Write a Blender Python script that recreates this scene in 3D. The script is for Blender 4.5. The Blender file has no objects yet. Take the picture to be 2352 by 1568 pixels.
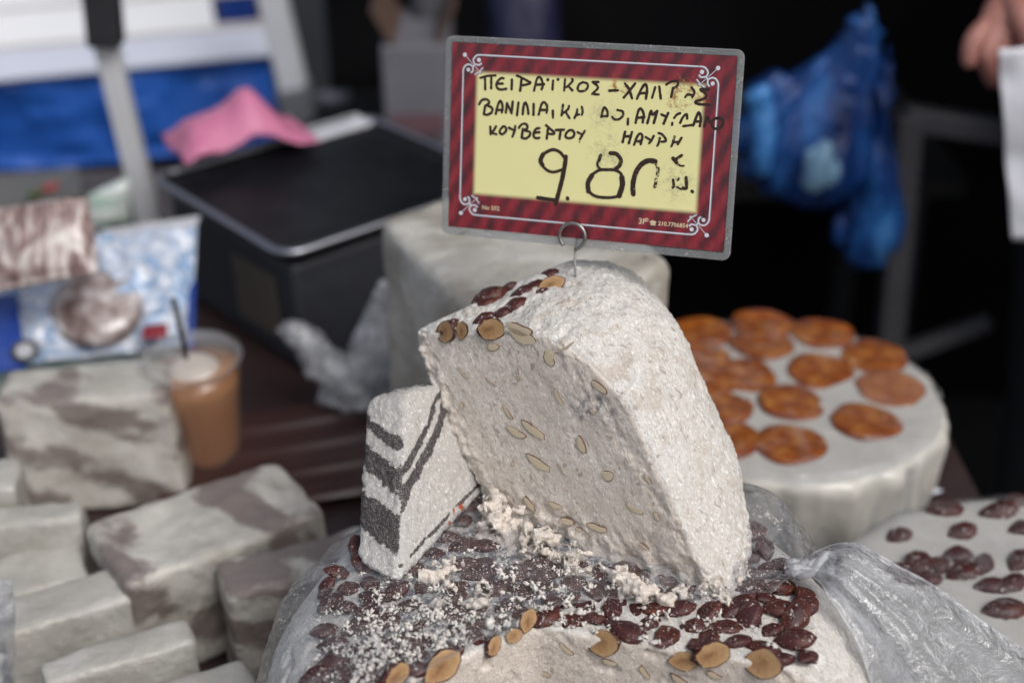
import bpy, bmesh, math, random
import numpy as np
from mathutils import Vector, Matrix
rng = np.random.default_rng(7)
random.seed(7)
scene = bpy.context.scene
COL = scene.collection

# ------------------------------------------------------------------ camera
PITCH, ROLL, CAM_H, LENS = 29.0, 1.2, 0.88, 50.0
cam_d = bpy.data.cameras.new('camera')
cam = bpy.data.objects.new('camera', cam_d)
COL.objects.link(cam)
CAM_R = Matrix.Rotation(math.radians(90 - PITCH), 3, 'X') @ Matrix.Rotation(math.radians(-ROLL), 3, 'Z')
cam.matrix_world = Matrix.Translation((0, 0, CAM_H)) @ CAM_R.to_4x4()
cam_d.lens = LENS
cam_d.sensor_width = 36.0
cam_d.clip_start = 0.01
cam_d.clip_end = 200.0
cam_d.dof.use_dof = True
cam_d.dof.focus_distance = 1.0
cam_d.dof.aperture_fstop = 2.8
cam_d.dof.aperture_blades = 0
scene.camera = cam

# ------------------------------------------------------------------ daylight (bright overcast)
SUN_EL, SUN_AZ = 50.0, 138.0          # azimuth clockwise from +Y
world = bpy.data.worlds.new('World')
scene.world = world
world.use_nodes = True
wn = world.node_tree
bg = wn.nodes['Background']
sky = wn.nodes.new('ShaderNodeTexSky')
sky.sky_type = 'NISHITA'
sky.sun_disc = False
sky.sun_elevation = math.radians(SUN_EL)
sky.sun_rotation = math.radians(SUN_AZ)
sky.air_density = 1.0
sky.dust_density = 4.0
sky.ozone_density = 0.6
hsv = wn.nodes.new('ShaderNodeHueSaturation')          # cloud cover: a nearly grey sky
hsv.inputs['Saturation'].default_value = 0.52
wn.links.new(sky.outputs['Color'], hsv.inputs['Color'])
wn.links.new(hsv.outputs['Color'], bg.inputs['Color'])
bg.inputs['Strength'].default_value = 0.15
sun_d = bpy.data.lights.new('sun', 'SUN')
sun = bpy.data.objects.new('sun', sun_d)
COL.objects.link(sun)
sun_d.energy = 1.4
sun_d.angle = math.radians(28)
sun_d.color = (1.0, 0.985, 0.975)
_e, _a = math.radians(SUN_EL), math.radians(SUN_AZ)
to_sun = Vector((math.cos(_e) * math.sin(_a), math.cos(_e) * math.cos(_a), math.sin(_e)))
sun.rotation_euler = to_sun.to_track_quat('Z', 'Y').to_euler()
sun.location = to_sun * 6
scene.view_settings.view_transform = 'Standard'
scene.view_settings.look = 'None'
scene.view_settings.exposure = -0.15
scene.view_settings.gamma = 1.0
scene.view_settings.use_curve_mapping = False
scene.render.engine = 'CYCLES'
scene.cycles.use_denoising = True
scene.cycles.denoising_prefilter = 'ACCURATE'
scene.cycles.max_bounces = 8
scene.cycles.transparent_max_bounces = 16

# ------------------------------------------------------------------ where things stand (a sight line of the photo met with a real plane)
FPX = 2352 * LENS / 36.0
def sight(px, py):
    d = CAM_R @ Vector(((px - 1176) / FPX, -(py - 784) / FPX, -1.0))
    return d.normalized()
CAMP = Vector((0, 0, CAM_H))
def at_z(px, py, z):
    d = sight(px, py); return CAMP + d * ((z - CAM_H) / d.z)
def at_y(px, py, y):
    d = sight(px, py); return CAMP + d * (y / d.y)
def on_plane(px, py, o, n):
    d = sight(px, py); return CAMP + d * ((Vector(o) - CAMP).dot(Vector(n)) / d.dot(Vector(n)))

# ------------------------------------------------------------------ materials
class Mat:
    def __init__(s, name):
        s.m = bpy.data.materials.new(name); s.m.use_nodes = True
        s.nt = s.m.node_tree; s.nt.nodes.clear()
        s.out = s.nt.nodes.new('ShaderNodeOutputMaterial')
        s._tc = None
    def add(s, t, ins=None, **at):
        n = s.nt.nodes.new(t)
        for k, v in at.items(): setattr(n, k, v)
        for k, v in (ins or {}).items(): s.put(n.inputs[k], v)
        return n
    def put(s, sock, v):
        if isinstance(v, bpy.types.NodeSocket): s.nt.links.new(v, sock)
        elif v is not None:
            if isinstance(v, (tuple, list)) and sock.type == 'RGBA' and len(v) == 3: v = (*v, 1.0)
            sock.default_value = v
    def co(s, kind='Object'):
        if s._tc is None: s._tc = s.add('ShaderNodeTexCoord')
        return s._tc.outputs[kind]
    def mapping(s, vec, scale=(1, 1, 1), rot=(0, 0, 0), loc=(0, 0, 0)):
        return s.add('ShaderNodeMapping', {'Vector': vec, 'Scale': scale, 'Rotation': rot, 'Location': loc}).outputs[0]
    def noise(s, vec, scale, detail=4, rough=.55, dist=0.0, col=False):
        n = s.add('ShaderNodeTexNoise', {'Vector': vec, 'Scale': scale, 'Detail': detail, 'Roughness': rough, 'Distortion': dist})
        return n.outputs['Color' if col else 'Fac']
    def voro(s, vec, scale, feature='F1', out='Distance', rand=1.0):
        return s.add('ShaderNodeTexVoronoi', {'Vector': vec, 'Scale': scale, 'Randomness': rand}, feature=feature).outputs[out]
    def ramp(s, fac, stops, interp='LINEAR'):
        n = s.add('ShaderNodeValToRGB', {'Fac': fac}); r = n.color_ramp; r.interpolation = interp
        while len(r.elements) < len(stops): r.elements.new(.5)
        for e, (p, c) in zip(r.elements, stops):
            e.position = p; e.color = (*c, 1) if len(c) == 3 else c
        return n.outputs[0]
    def mix(s, fac, a, b, blend='MIX'):
        n = s.add('ShaderNodeMix', data_type='RGBA', blend_type=blend)
        s.put(n.inputs[0], fac); s.put(n.inputs[6], a); s.put(n.inputs[7], b)
        return n.outputs[2]
    def math(s, op, a, b=None, clamp=False):
        n = s.add('ShaderNodeMath', operation=op, use_clamp=clamp)
        s.put(n.inputs[0], a)
        if b is not None: s.put(n.inputs[1], b)
        return n.outputs[0]
    def rng(s, v, a, b, c=0.0, d=1.0, smooth=True):
        n = s.add('ShaderNodeMapRange', interpolation_type='SMOOTHSTEP' if smooth else 'LINEAR')
        for k, x in zip(('Value', 'From Min', 'From Max', 'To Min', 'To Max'), (v, a, b, c, d)): s.put(n.inputs[k], x)
        return n.outputs[0]
    def sep(s, vec):
        return s.add('ShaderNodeSeparateXYZ', {'Vector': vec}).outputs
    def vmath(s, op, a, b=None, scale=None):
        n = s.add('ShaderNodeVectorMath', operation=op); s.put(n.inputs[0], a)
        if b is not None: s.put(n.inputs[1], b)
        if scale is not None: s.put(n.inputs['Scale'], scale)
        return n.outputs['Value'] if op in ('LENGTH', 'DISTANCE', 'DOT_PRODUCT') else n.outputs[0]
    def attr(s, name):
        return s.add('ShaderNodeAttribute', attribute_name=name).outputs['Fac']
    def bump(s, h, strength=.5, dist=.001, normal=None):
        ins = {'Height': h, 'Strength': strength, 'Distance': dist}
        if normal is not None: ins['Normal'] = normal
        return s.add('ShaderNodeBump', ins).outputs[0]
    def bsdf(s, **k):
        n = s.add('ShaderNodeBsdfPrincipled')
        names = dict(color='Base Color', rough='Roughness', metal='Metallic', normal='Normal', spec='Specular IOR Level', coat='Coat Weight',
                     coat_rough='Coat Roughness', coat_normal='Coat Normal', sss='Subsurface Weight', sss_r='Subsurface Radius', sss_s='Subsurface Scale', trans='Transmission Weight',
                     ior='IOR', alpha='Alpha', sheen='Sheen Weight', sheen_rough='Sheen Roughness', emit='Emission Color', emit_s='Emission Strength')
        for a, v in k.items(): s.put(n.inputs[names[a]], v)
        return n.outputs[0]
    def done(s, shader):
        s.nt.links.new(shader, s.out.inputs['Surface']); return s.m

# ------------------------------------------------------------------ objects
def props(o, label=None, cat=None, group=None, kind=None):
    for k, v in (('label', label), ('category', cat), ('group', group), ('kind', kind)):
        if v: o[k] = v
    return o
def new_obj(name, me, parent=None, loc=None):
    o = bpy.data.objects.new(name, me); COL.objects.link(o)
    if parent is not None: o.parent = parent
    if loc is not None: o.location = loc
    return o
def empty(name, loc=(0, 0, 0), rz=0.0):
    o = bpy.data.objects.new(name, None); COL.objects.link(o)
    o.empty_display_size = .02; o.location = loc; o.rotation_euler = (0, 0, rz)
    return o
def mesh_np(name, V, F, mat, smooth=True, attrs=None):
    """V (n,3) array, F (m,4) or (m,3) int array or list of lists"""
    me = bpy.data.meshes.new(name)
    V = np.asarray(V, np.float32)
    if isinstance(F, np.ndarray):
        k = F.shape[1]; m = len(F)
        me.vertices.add(len(V)); me.vertices.foreach_set('co', V.ravel())
        me.loops.add(m * k); me.loops.foreach_set('vertex_index', F.astype(np.int32).ravel())
        me.polygons.add(m); me.polygons.foreach_set('loop_start', np.arange(0, m * k, k, dtype=np.int32))
        me.update(calc_edges=True)
    else:
        me.from_pydata([tuple(map(float, v)) for v in V], [], [list(map(int, f)) for f in F])
    if smooth: me.polygons.foreach_set('use_smooth', np.ones(len(me.polygons), bool))
    for k, a in (attrs or {}).items():
        at = me.attributes.new(k, 'FLOAT', 'POINT'); at.data.foreach_set('value', np.asarray(a, np.float32))
    for mm in (mat if isinstance(mat, (list, tuple)) else [mat]): me.materials.append(mm)
    me.update()
    return me
class Soup:
    """collects quads/tris of several shapes into one mesh"""
    def __init__(s): s.V = []; s.F = []; s.mi = []; s.cur = 0
    def add(s, V, F, mi=0):
        o = len(s.V); s.V += [tuple(map(float, v)) for v in V]
        s.F += [[o + i for i in f] for f in F]; s.mi += [mi] * len(F)
    def box(s, c, size, R=None, mi=0):
        x, y, z = [d / 2 for d in size]
        V = [Vector((a * x, b * y, k * z)) for a in (-1, 1) for b in (-1, 1) for k in (-1, 1)]
        if R is not None: V = [R @ v for v in V]
        s.add([v + Vector(c) for v in V], [(0, 1, 3, 2), (4, 6, 7, 5), (0, 4, 5, 1), (2, 3, 7, 6), (0, 2, 6, 4), (1, 5, 7, 3)], mi)
    def tube(s, pts, r, seg=10, cap=True, mi=0, closed=False):
        pts = [Vector(p) for p in pts]; n = len(pts)
        rr = r if isinstance(r, (list, tuple)) else [r] * n
        V = []; nrm = None
        for i, p in enumerate(pts):
            t = (pts[(i + 1) % n] - pts[i - 1]) if closed else (pts[min(i + 1, n - 1)] - pts[max(i - 1, 0)])
            t.normalize()
            if nrm is None: nrm = t.orthogonal().normalized()
            nrm = (nrm - t * nrm.dot(t)).normalized(); b = t.cross(nrm)
            V += [p + (nrm * math.cos(2 * math.pi * k / seg) + b * math.sin(2 * math.pi * k / seg)) * rr[i] for k in range(seg)]
        F = [(i * seg + k, i * seg + (k + 1) % seg, ((i + 1) % n) * seg + (k + 1) % seg, ((i + 1) % n) * seg + k)
             for i in range(n if closed else n - 1) for k in range(seg)]
        if cap and not closed: F += [list(range(seg))[::-1], [(n - 1) * seg + k for k in range(seg)]]
        s.add(V, F, mi)
    def lathe(s, prof, seg=48, mi=0, c=(0, 0, 0)):
        V = [(c[0] + r * math.cos(2 * math.pi * k / seg), c[1] + r * math.sin(2 * math.pi * k / seg), c[2] + z) for r, z in prof for k in range(seg)]
        F = [(i * seg + k, i * seg + (k + 1) % seg, (i + 1) * seg + (k + 1) % seg, (i + 1) * seg + k) for i in range(len(prof) - 1) for k in range(seg)]
        s.add(V, F, mi)
    def build(s, name, mats, parent=None, smooth=True, loc=None):
        me = mesh_np(name, s.V, s.F, mats, smooth)
        me.polygons.foreach_set('material_index', np.array(s.mi, np.int32))
        return new_obj(name, me, parent, loc)
def auto_smooth(o, deg=40):
    me = o.data
    bm = bmesh.new(); bm.from_mesh(me)
    for e in bm.edges:
        if len(e.link_faces) == 2 and e.calc_face_angle(0) > math.radians(deg): e.smooth = False
    bm.to_mesh(me); bm.free()
    return o
def bevel(o, w, seg=2):
    md = o.modifiers.new('bevel', 'BEVEL'); md.width = w; md.segments = seg; md.limit_method = 'ANGLE'
    return o

# ------------------------------------------------------------------ numpy noise and implicit surfaces
def _hash(ix, iy, iz, seed):
    h = (ix.astype(np.uint32) * np.uint32(374761393) + iy.astype(np.uint32) * np.uint32(668265263) + iz.astype(np.uint32) * np.uint32(2147483647) + np.uint32(seed) * np.uint32(974711))
    h = (h ^ (h >> np.uint32(13))) * np.uint32(1274126177)
    h = h ^ (h >> np.uint32(16))
    return h.astype(np.float32) * np.float32(2.0 / 4294967295.0) - np.float32(1)
def vnoise(P, scale, seed=0):
    Q = np.asarray(P, np.float64) * scale + 137.31
    I = np.floor(Q).astype(np.int64); f = (Q - I).astype(np.float32); f = f * f * f * (f * (f * 6 - 15) + 10)
    ix, iy, iz = I[:, 0], I[:, 1], I[:, 2]; r = 0
    for a in (0, 1):
        wa = f[:, 0] if a else 1 - f[:, 0]
        for b in (0, 1):
            wb = f[:, 1] if b else 1 - f[:, 1]
            for c in (0, 1):
                wc = f[:, 2] if c else 1 - f[:, 2]
                r = r + wa * wb * wc * _hash(ix + a, iy + b, iz + c, seed)
    return r
def fbm(P, scale, octs=4, seed=0, gain=.5, lac=2.03):
    r = 0; a = 1.0; t = 0
    for i in range(octs):
        r = r + a * vnoise(P, scale * lac ** i, seed + i * 17); t += a; a *= gain
    return r / t
def smax(a, b, k):
    h = np.clip(.5 + .5 * (a - b) / k, 0, 1)
    return b + (a - b) * h + k * h * (1 - h)
def smin(a, b, k): return -smax(-a, -b, k)
def surface_nets(fn, lo, hi, h):
    """polygonise fn<0 over a box"""
    lo = np.array(lo, float); n = np.ceil((np.array(hi, float) - lo) / h).astype(int) + 1
    ax = [lo[i] + h * np.arange(n[i]) for i in range(3)]
    f = fn(ax[0][:, None, None], ax[1][None, :, None], ax[2][None, None, :]).astype(np.float32)
    f = np.broadcast_to(f, n).copy()
    s = f < 0
    cn = n - 1
    cnt = np.zeros(cn, np.int8)
    for a in (0, 1):
        for b in (0, 1):
            for c in (0, 1): cnt += s[a:a + cn[0], b:b + cn[1], c:c + cn[2]]
    act = (cnt > 0) & (cnt < 8)
    ci = np.argwhere(act); idx = -np.ones(cn, np.int64); idx[act] = np.arange(len(ci))
    acc = np.zeros((len(ci), 3)); num = np.zeros(len(ci))
    cor = [(a, b, c) for a in (0, 1) for b in (0, 1) for c in (0, 1)]
    fv = {k: f[ci[:, 0] + k[0], ci[:, 1] + k[1], ci[:, 2] + k[2]] for k in cor}
    for k in cor:
        for d in range(3):
            if k[d]: continue
            k2 = list(k); k2[d] = 1; k2 = tuple(k2)
            a, b = fv[k], fv[k2]; cr = (a < 0) != (b < 0)
            t = np.where(cr, a / np.where(cr, a - b, 1), 0)
            p = np.tile(np.array(k, float), (len(ci), 1)); p[:, d] += t
            acc[cr] += p[cr]; num[cr] += 1
    V = lo + h * (ci + acc / num[:, None])
    quads = []
    for d in range(3):
        o1, o2 = [(1, 2), (2, 0), (0, 1)][d]
        sl0 = [slice(None)] * 3; sl1 = [slice(None)] * 3
        sl0[d] = slice(0, n[d] - 1); sl1[d] = slice(1, n[d])
        a, b = s[tuple(sl0)], s[tuple(sl1)]
        e = np.argwhere(a != b)
        e = e[(e[:, o1] > 0) & (e[:, o1] < n[o1] - 1) & (e[:, o2] > 0) & (e[:, o2] < n[o2] - 1)]
        ins = a[tuple(e.T)]
        def cell(i1, i2):
            q = e.copy(); q[:, o1] -= i1; q[:, o2] -= i2; return idx[tuple(q.T)]
        q = np.stack([cell(1, 1), cell(0, 1), cell(0, 0), cell(1, 0)], 1)
        q[~ins] = q[~ins][:, ::-1]
        quads.append(q)
    return V, np.concatenate(quads)
def vnormals(V, F):
    a = V[F[:, 2]] - V[F[:, 0]]; b = V[F[:, 3]] - V[F[:, 1]]; fn = np.cross(a, b)
    N = np.zeros_like(V)
    for i in range(4): np.add.at(N, F[:, i], fn)
    return N / np.maximum(np.linalg.norm(N, axis=1, keepdims=True), 1e-12)
def relax(V, F, it=1, w=.5):
    for _ in range(it):
        S = np.zeros_like(V); c = np.zeros(len(V))
        for i in range(4):
            for j in ((i + 1) % 4, (i - 1) % 4):
                np.add.at(S, F[:, i], V[F[:, j]]); np.add.at(c, F[:, i], 1)
        V = V * (1 - w) + w * S / np.maximum(c, 1)[:, None]
    return V
def plane_f(X, Y, Z, o, n):
    return (X - o[0]) * n[0] + (Y - o[1]) * n[1] + (Z - o[2]) * n[2]

# ------------------------------------------------------------------ what things are made of
def halva_mat(name, light=(.80, .765, .70), mid=(.68, .63, .56), dark=(.46, .39, .32), scale=1.0, pits=.5, bump=1.0, cocoa=False, film=0.0, fibre=1.0, cut_mix=True, grain=(.50, -.55, -.70)):
    m = Mat(name); co = m.co('Object')
    wob = m.noise(co, 90 * scale, 2, col=True)
    wv = m.vmath('ADD', co, m.vmath('SCALE', m.vmath('SUBTRACT', wob, (.5, .5, .5)), scale=.010 / scale))
    er = Vector(grain).normalized().rotation_difference(Vector((0, 0, 1))).to_euler()
    st = m.mapping(m.mapping(wv, rot=tuple(er)), (1, 1, .24))
    fib = m.noise(st, 680 * scale, 3, .6, .4)
    fine = m.noise(co, 1700 * scale, 2, .6)
    mott = m.noise(co, 38 * scale, 5, .6)
    big = m.noise(co, 9, 3, .5)
    f = m.math('ADD', m.math('MULTIPLY', fib, .62 * fibre), m.math('MULTIPLY', fine, .38 + .62 * (1 - fibre)))
    c = m.ramp(f, [(.36, dark), (.47, mid), (.58, light)])
    c = m.mix(m.rng(mott, .35, .65), c, m.mix(.55, c, mid))
    c = m.mix(m.rng(big, .40, .65, 0, .22), c, (mid[0] * .86, mid[1] * .82, mid[2] * .76))
    if cut_mix:
        cut = m.attr('cut')
        c = m.mix(cut, c, m.mix(1.0, c, (1.05, .98, .925), 'MULTIPLY'))
    c = m.mix(m.math('MULTIPLY', m.attr('dent'), .55), c, m.mix(fine, (.36, .28, .21), (.58, .50, .42)))
    pn = m.noise(m.mapping(m.mapping(wv, rot=tuple(er)), (1, 1, .42)), 250 * scale, 2, .5)
    pit = m.rng(pn, .635, .70)
    fl = m.rng(m.noise(m.mapping(m.mapping(co, rot=tuple(er)), (1, 1, .35)), 900 * scale, 1, .5), .62, .68)
    c = m.mix(m.math('MULTIPLY', fl, .75), c, (.90, .89, .87))
    pit = m.math('MULTIPLY', pit, pits)
    c = m.mix(pit, c, (.24, .17, .12))
    dk = m.rng(m.noise(co, 75 * scale, 1, .4), .78, .80)
    c = m.mix(m.math('MULTIPLY', dk, pits), c, (.12, .09, .08))
    if cocoa:
        ca = m.attr('cocoa')
        edge = m.math('ADD', ca, m.math('MULTIPLY', m.math('SUBTRACT', m.noise(co, 330 * scale, 5, .75), .5), 1.7))
        k = m.rng(edge, .36, .66)
        cc = m.ramp(f, [(.36, (.026, .022, .024)), (.50, (.060, .052, .053)), (.58, (.13, .12, .118)), (.66, (.55, .53, .50))])
        c = m.mix(k, c, cc)
        red = m.attr('spice')
        c = m.mix(m.rng(m.math('MULTIPLY', red, m.noise(co, 300, 3, .6)), .42, .5), c, (.42, .07, .025))
    else:
        sm = m.attr('smudge_shade')
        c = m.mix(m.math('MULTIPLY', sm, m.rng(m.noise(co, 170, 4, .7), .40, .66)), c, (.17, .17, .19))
    hgt = m.math('ADD', m.math('MULTIPLY', fib, .7), m.math('MULTIPLY', fine, .35))
    hgt = m.math('SUBTRACT', hgt, m.math('MULTIPLY', pit, .8))
    nb = m.bump(hgt, m.math('SUBTRACT', .62 * bump, m.math('MULTIPLY', m.attr('cut'), .34 * bump)), .0011 / scale)
    nb = m.bump(mott, .10 * bump, .004 / scale, nb)
    sh = m.bsdf(color=c, rough=.62, normal=nb, spec=.25, sss=.12, sss_r=(1.0, .8, .6), sss_s=.003, sheen=.0, coat=film, coat_rough=.16)
    return m.done(sh)

M = {}
M['halva'] = halva_mat('halva_crust', light=(.755, .735, .70), mid=(.585, .56, .52), dark=(.36, .32, .28))
M['marble'] = halva_mat('marbled_halva', light=(.66, .645, .62), mid=(.48, .465, .44), dark=(.29, .27, .25), cocoa=True, pits=.35, cut_mix=False, fibre=.45, bump=1.5)

m = Mat('wrapped_halva')           # greyish halva under taut film, out of focus
co = m.co(); c = m.mix(m.rng(m.noise(co, 14, 4), .35, .65), (.40, .385, .345), (.53, .515, .475))
c = m.mix(m.rng(m.noise(m.mapping(co, (1, 5, 5)), 18, 4), .55, .75, 0, .5), c, (.33, .30, .26))
c = m.mix(m.rng(m.noise(co, 220, 4, .7), .56, .70, 0, .55), c, (.30, .25, .20))
c = m.mix(m.rng(m.noise(co, 330, 3, .7), .60, .70, 0, .5), c, (.66, .65, .62))
cn = m.bump(m.noise(m.mapping(co, (1, 3, 3)), 40, 3), .5, .006)
M['wrapped'] = m.done(m.bsdf(color=c, rough=.55, coat=.55, coat_rough=.16, coat_normal=cn, sss=.1, sss_s=.004, normal=m.bump(m.noise(co, 150, 5, .65), .8, .003)))

m = Mat('wrapped_marbled_halva')
co = m.co(); ca = m.attr('cocoa')
k = m.rng(m.math('ADD', ca, m.math('MULTIPLY', m.math('SUBTRACT', m.noise(co, 60, 5, .7), .5), .9)), .30, .85, 0, .85)
c = m.mix(m.rng(m.noise(co, 16, 4), .35, .65), (.40, .375, .33), (.55, .525, .475))
c = m.mix(k, c, m.mix(m.noise(co, 90, 3), (.10, .07, .062), (.20, .155, .14)))
cn = m.bump(m.noise(m.mapping(co, (1, 3, 3)), 40, 3), .7, .008)
M['wrapped_marble'] = m.done(m.bsdf(color=c, rough=.55, coat=.6, coat_rough=.2, coat_normal=cn, normal=m.bump(m.noise(co, 150, 5, .65), .8, .003)))

m = Mat('almond_skin')
co = m.co(); oi = m.add('ShaderNodeObjectInfo').outputs['Random']
sc = m.mapping(co, (25, 260, 260))
gr = m.noise(sc, 1, 4, .6)
c = m.ramp(gr, [(.3, (.022, .005, .005)), (.55, (.078, .016, .010)), (.78, (.17, .042, .019))])
c = m.mix(m.rng(oi, 0, 1, 0, .55), c, (.045, .012, .016))
off = m.vmath('ADD', co, m.add('ShaderNodeCombineXYZ', {'X': m.math('MULTIPLY', oi, 3.0)}).outputs[0])
dust = m.rng(m.noise(off, 230, 4, .7), .60, .68)
dust2 = m.rng(m.noise(off, 900, 2, .6), .66, .72)
d = m.math('MAXIMUM', dust, dust2)
c = m.mix(d, c, (.78, .74, .69))
M['skin'] = m.done(m.bsdf(color=c, rough=m.rng(d, 0, 1, .46, .85), spec=.4, normal=m.bump(m.math('ADD', gr, m.math('MULTIPLY', d, .8)), .9, .0011)))

m = Mat('almond_flesh')
co = m.co(); r2 = m.vmath('LENGTH', m.mapping(co, (70, 130, 130)))
n = m.noise(co, 260, 4, .6)
c = m.ramp(m.math('ADD', m.math('MULTIPLY', r2, .55), m.math('MULTIPLY', n, .6)), [(.2, (.13, .055, .025)), (.5, (.34, .19, .085)), (.9, (.50, .33, .17))])
M['flesh'] = m.done(m.bsdf(color=c, rough=.5, normal=m.bump(n, .6, .0012), sss=.1, sss_s=.002))
m = Mat('almond_slice_flesh')
co = m.co(); n = m.noise(co, 200, 4, .6)
M['slice'] = m.done(m.bsdf(color=m.mix(n, (.55, .45, .30), (.68, .58, .43)), rough=.45, normal=m.bump(n, .3, .0006)))
m = Mat('almond_slice_rim')
co = m.co(); n = m.noise(co, 700, 3, .6)
M['rim'] = m.done(m.bsdf(color=m.mix(n, (.055, .022, .016), (.20, .09, .055)), rough=.6))

def schlick(m, nb=None):
    f = m.add('ShaderNodeLayerWeight', {'Blend': .5}); 
    if nb is not None: m.put(f.inputs['Normal'], nb)
    return m.math('ADD', .04, m.math('MULTIPLY', m.math('POWER', f.outputs['Facing'], 5.0), .9))

def film_mat(name, haze=.16, gloss=1.0, tint=(.90, .91, .93), wr=(1, 1, 1), wscale=60, specks=0.0, bump=.6, crease=.35):
    m = Mat(name); co = m.co()
    w1 = m.noise(m.mapping(co, wr), wscale, 5, .62, 1.0)
    w2 = m.noise(co, wscale * 4, 3, .6)
    h = m.math('ADD', w1, m.math('MULTIPLY', w2, .35))
    nb = m.bump(h, bump, .006)
    cr = m.noise(m.mapping(co, wr, (.3, .2, .7)), wscale * 1.7, 3, .5, 1.6)
    crl = m.math('MULTIPLY', m.rng(m.math('ABSOLUTE', m.math('SUBTRACT', cr, .5)), 0, .014, 1, 0), m.rng(w1, .40, .62, 0, crease))
    hz = m.math('ADD', m.math('ADD', crl, m.rng(w1, .42, .75, haze * .35, haze * 2.2)), m.math('MULTIPLY', m.attr('fold'), .55), clamp=True)
    body = m.add('ShaderNodeAddShader')
    dif = m.add('ShaderNodeBsdfDiffuse', {'Color': (.80, .81, .83), 'Normal': nb}).outputs[0]
    trl = m.add('ShaderNodeBsdfTranslucent', {'Color': (.80, .81, .83), 'Normal': nb}).outputs[0]
    milk = m.add('ShaderNodeMixShader', {'Fac': .42, 1: dif, 2: trl}).outputs[0]
    m.nt.nodes.remove(body)
    clear = m.add('ShaderNodeBsdfTransparent', {'Color': tint}).outputs[0]
    s1 = m.add('ShaderNodeMixShader', {'Fac': hz, 1: clear, 2: milk}).outputs[0]
    gl = m.add('ShaderNodeBsdfGlossy', {'Color': (1, 1, 1), 'Roughness': .09, 'Normal': nb}).outputs[0]
    fr = schlick(m, nb)
    s2 = m.add('ShaderNodeMixShader', {'Fac': m.math('MULTIPLY', fr, gloss, clamp=True), 1: s1, 2: gl}).outputs[0]
    if specks:
        v = m.rng(m.noise(co, 520, 2, .55), .655, .70)
        area = m.rng(m.noise(co, 30, 3, .6), .40, .60, .0, 1.0)
        sp = m.math('MULTIPLY', m.math('MULTIPLY', v, area), specks)
        pd = m.bsdf(color=(.86, .83, .79), rough=.8)
        s2 = m.add('ShaderNodeMixShader', {'Fac': sp, 1: s2, 2: pd}).outputs[0]
    return m.done(s2)
M['film_tail'] = film_mat('gathered_plastic_film', .055, 2.2, wscale=45, bump=.9)
M['bag_white'] = film_mat('thin_white_plastic', .55, .8, wscale=30)

m = Mat('crumb')
co = m.co(); n = m.noise(co, 300, 3)
M['crumb'] = m.done(m.bsdf(color=m.mix(n, (.66, .60, .52), (.92, .89, .85)), rough=.7, sss=.1, sss_s=.001, normal=m.bump(m.noise(co, 1400, 3), .8, .0008)))

def plain(name, col, rough=.5, metal=0.0, var=.12, scale=30, bump=.15, coat=0.0, spec=.5):
    m = Mat(name); co = m.co(); n = m.noise(co, scale, 4, .6)
    c = m.mix(n, tuple(x * (1 - var) for x in col), tuple(min(1, x * (1 + var)) for x in col))
    return m.done(m.bsdf(color=c, rough=m.rng(n, .3, .7, max(.02, rough - .08), min(1, rough + .08)), metal=metal, coat=coat, spec=spec, normal=m.bump(m.noise(co, scale * 4, 3), bump, .002)))

# ------------------------------------------------------------------ the big cut halva wheel
WC = (.033, .752); W_TOP = .2525; W_FLAT, W_R = .165, .213
CUT_A = (.012, .738); CUT_N1 = (.503, -.864); CUT_N2 = (-.26, -.966)
def wheel_profile_f(r, Z):
    # dome of revolution: flat top, wide round shoulder, slightly inward foot
    q1 = r - W_R + .05 * np.clip((.09 - Z) / .09, 0, 1) ** 2
    return smax(smax(Z - W_TOP, q1, .095), -Z, .03)
def wheel_f(X, Y, Z):
    r = np.sqrt((X - WC[0]) ** 2 + (Y - WC[1]) ** 2)
    d = wheel_profile_f(r, Z)
    c1 = (X - CUT_A[0]) * CUT_N1[0] + (Y - CUT_A[1]) * CUT_N1[1]
    c2 = (X - CUT_A[0]) * CUT_N2[0] + (Y - CUT_A[1]) * CUT_N2[1]
    return smax(d, smin(c1, c2, .006) + .0 * Z, .004)
def halva_body(name, fn, lo, hi, h, cutfn, parent, base, amp=1.0, mat='halva', extra=None, lumps=None, smoothcut=1.0):
    V, F = surface_nets(fn, lo, hi, h)
    V = relax(V, F, 1, .5); N = vnormals(V, F)
    cut = cutfn(V, N)
    d = fbm(V, 28, 3, 3) * .0018 * (1 - .6 * cut) + fbm(V, 120, 3, 9) * .0007 * (1 - .7 * cut * smoothcut) + vnoise(V, 430, 5) * .0005 * (1 - .75 * cut)
    torn = np.clip(fbm(V, 60, 3, 21) - .22, 0, 1)
    d = d - torn * (.004 + .004 * (1 - smoothcut)) * (1 - .6 * cut * smoothcut)
    if lumps is not None: d = d + lumps(V, N)
    V = V + N * (d * amp)[:, None]
    at = {'cut': cut}
    if extra is not None: at.update(extra(V, N))
    me = mesh_np(name, V - np.array(base), F, M[mat], True, at)
    return new_obj(name, me, parent), V, F, N

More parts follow.
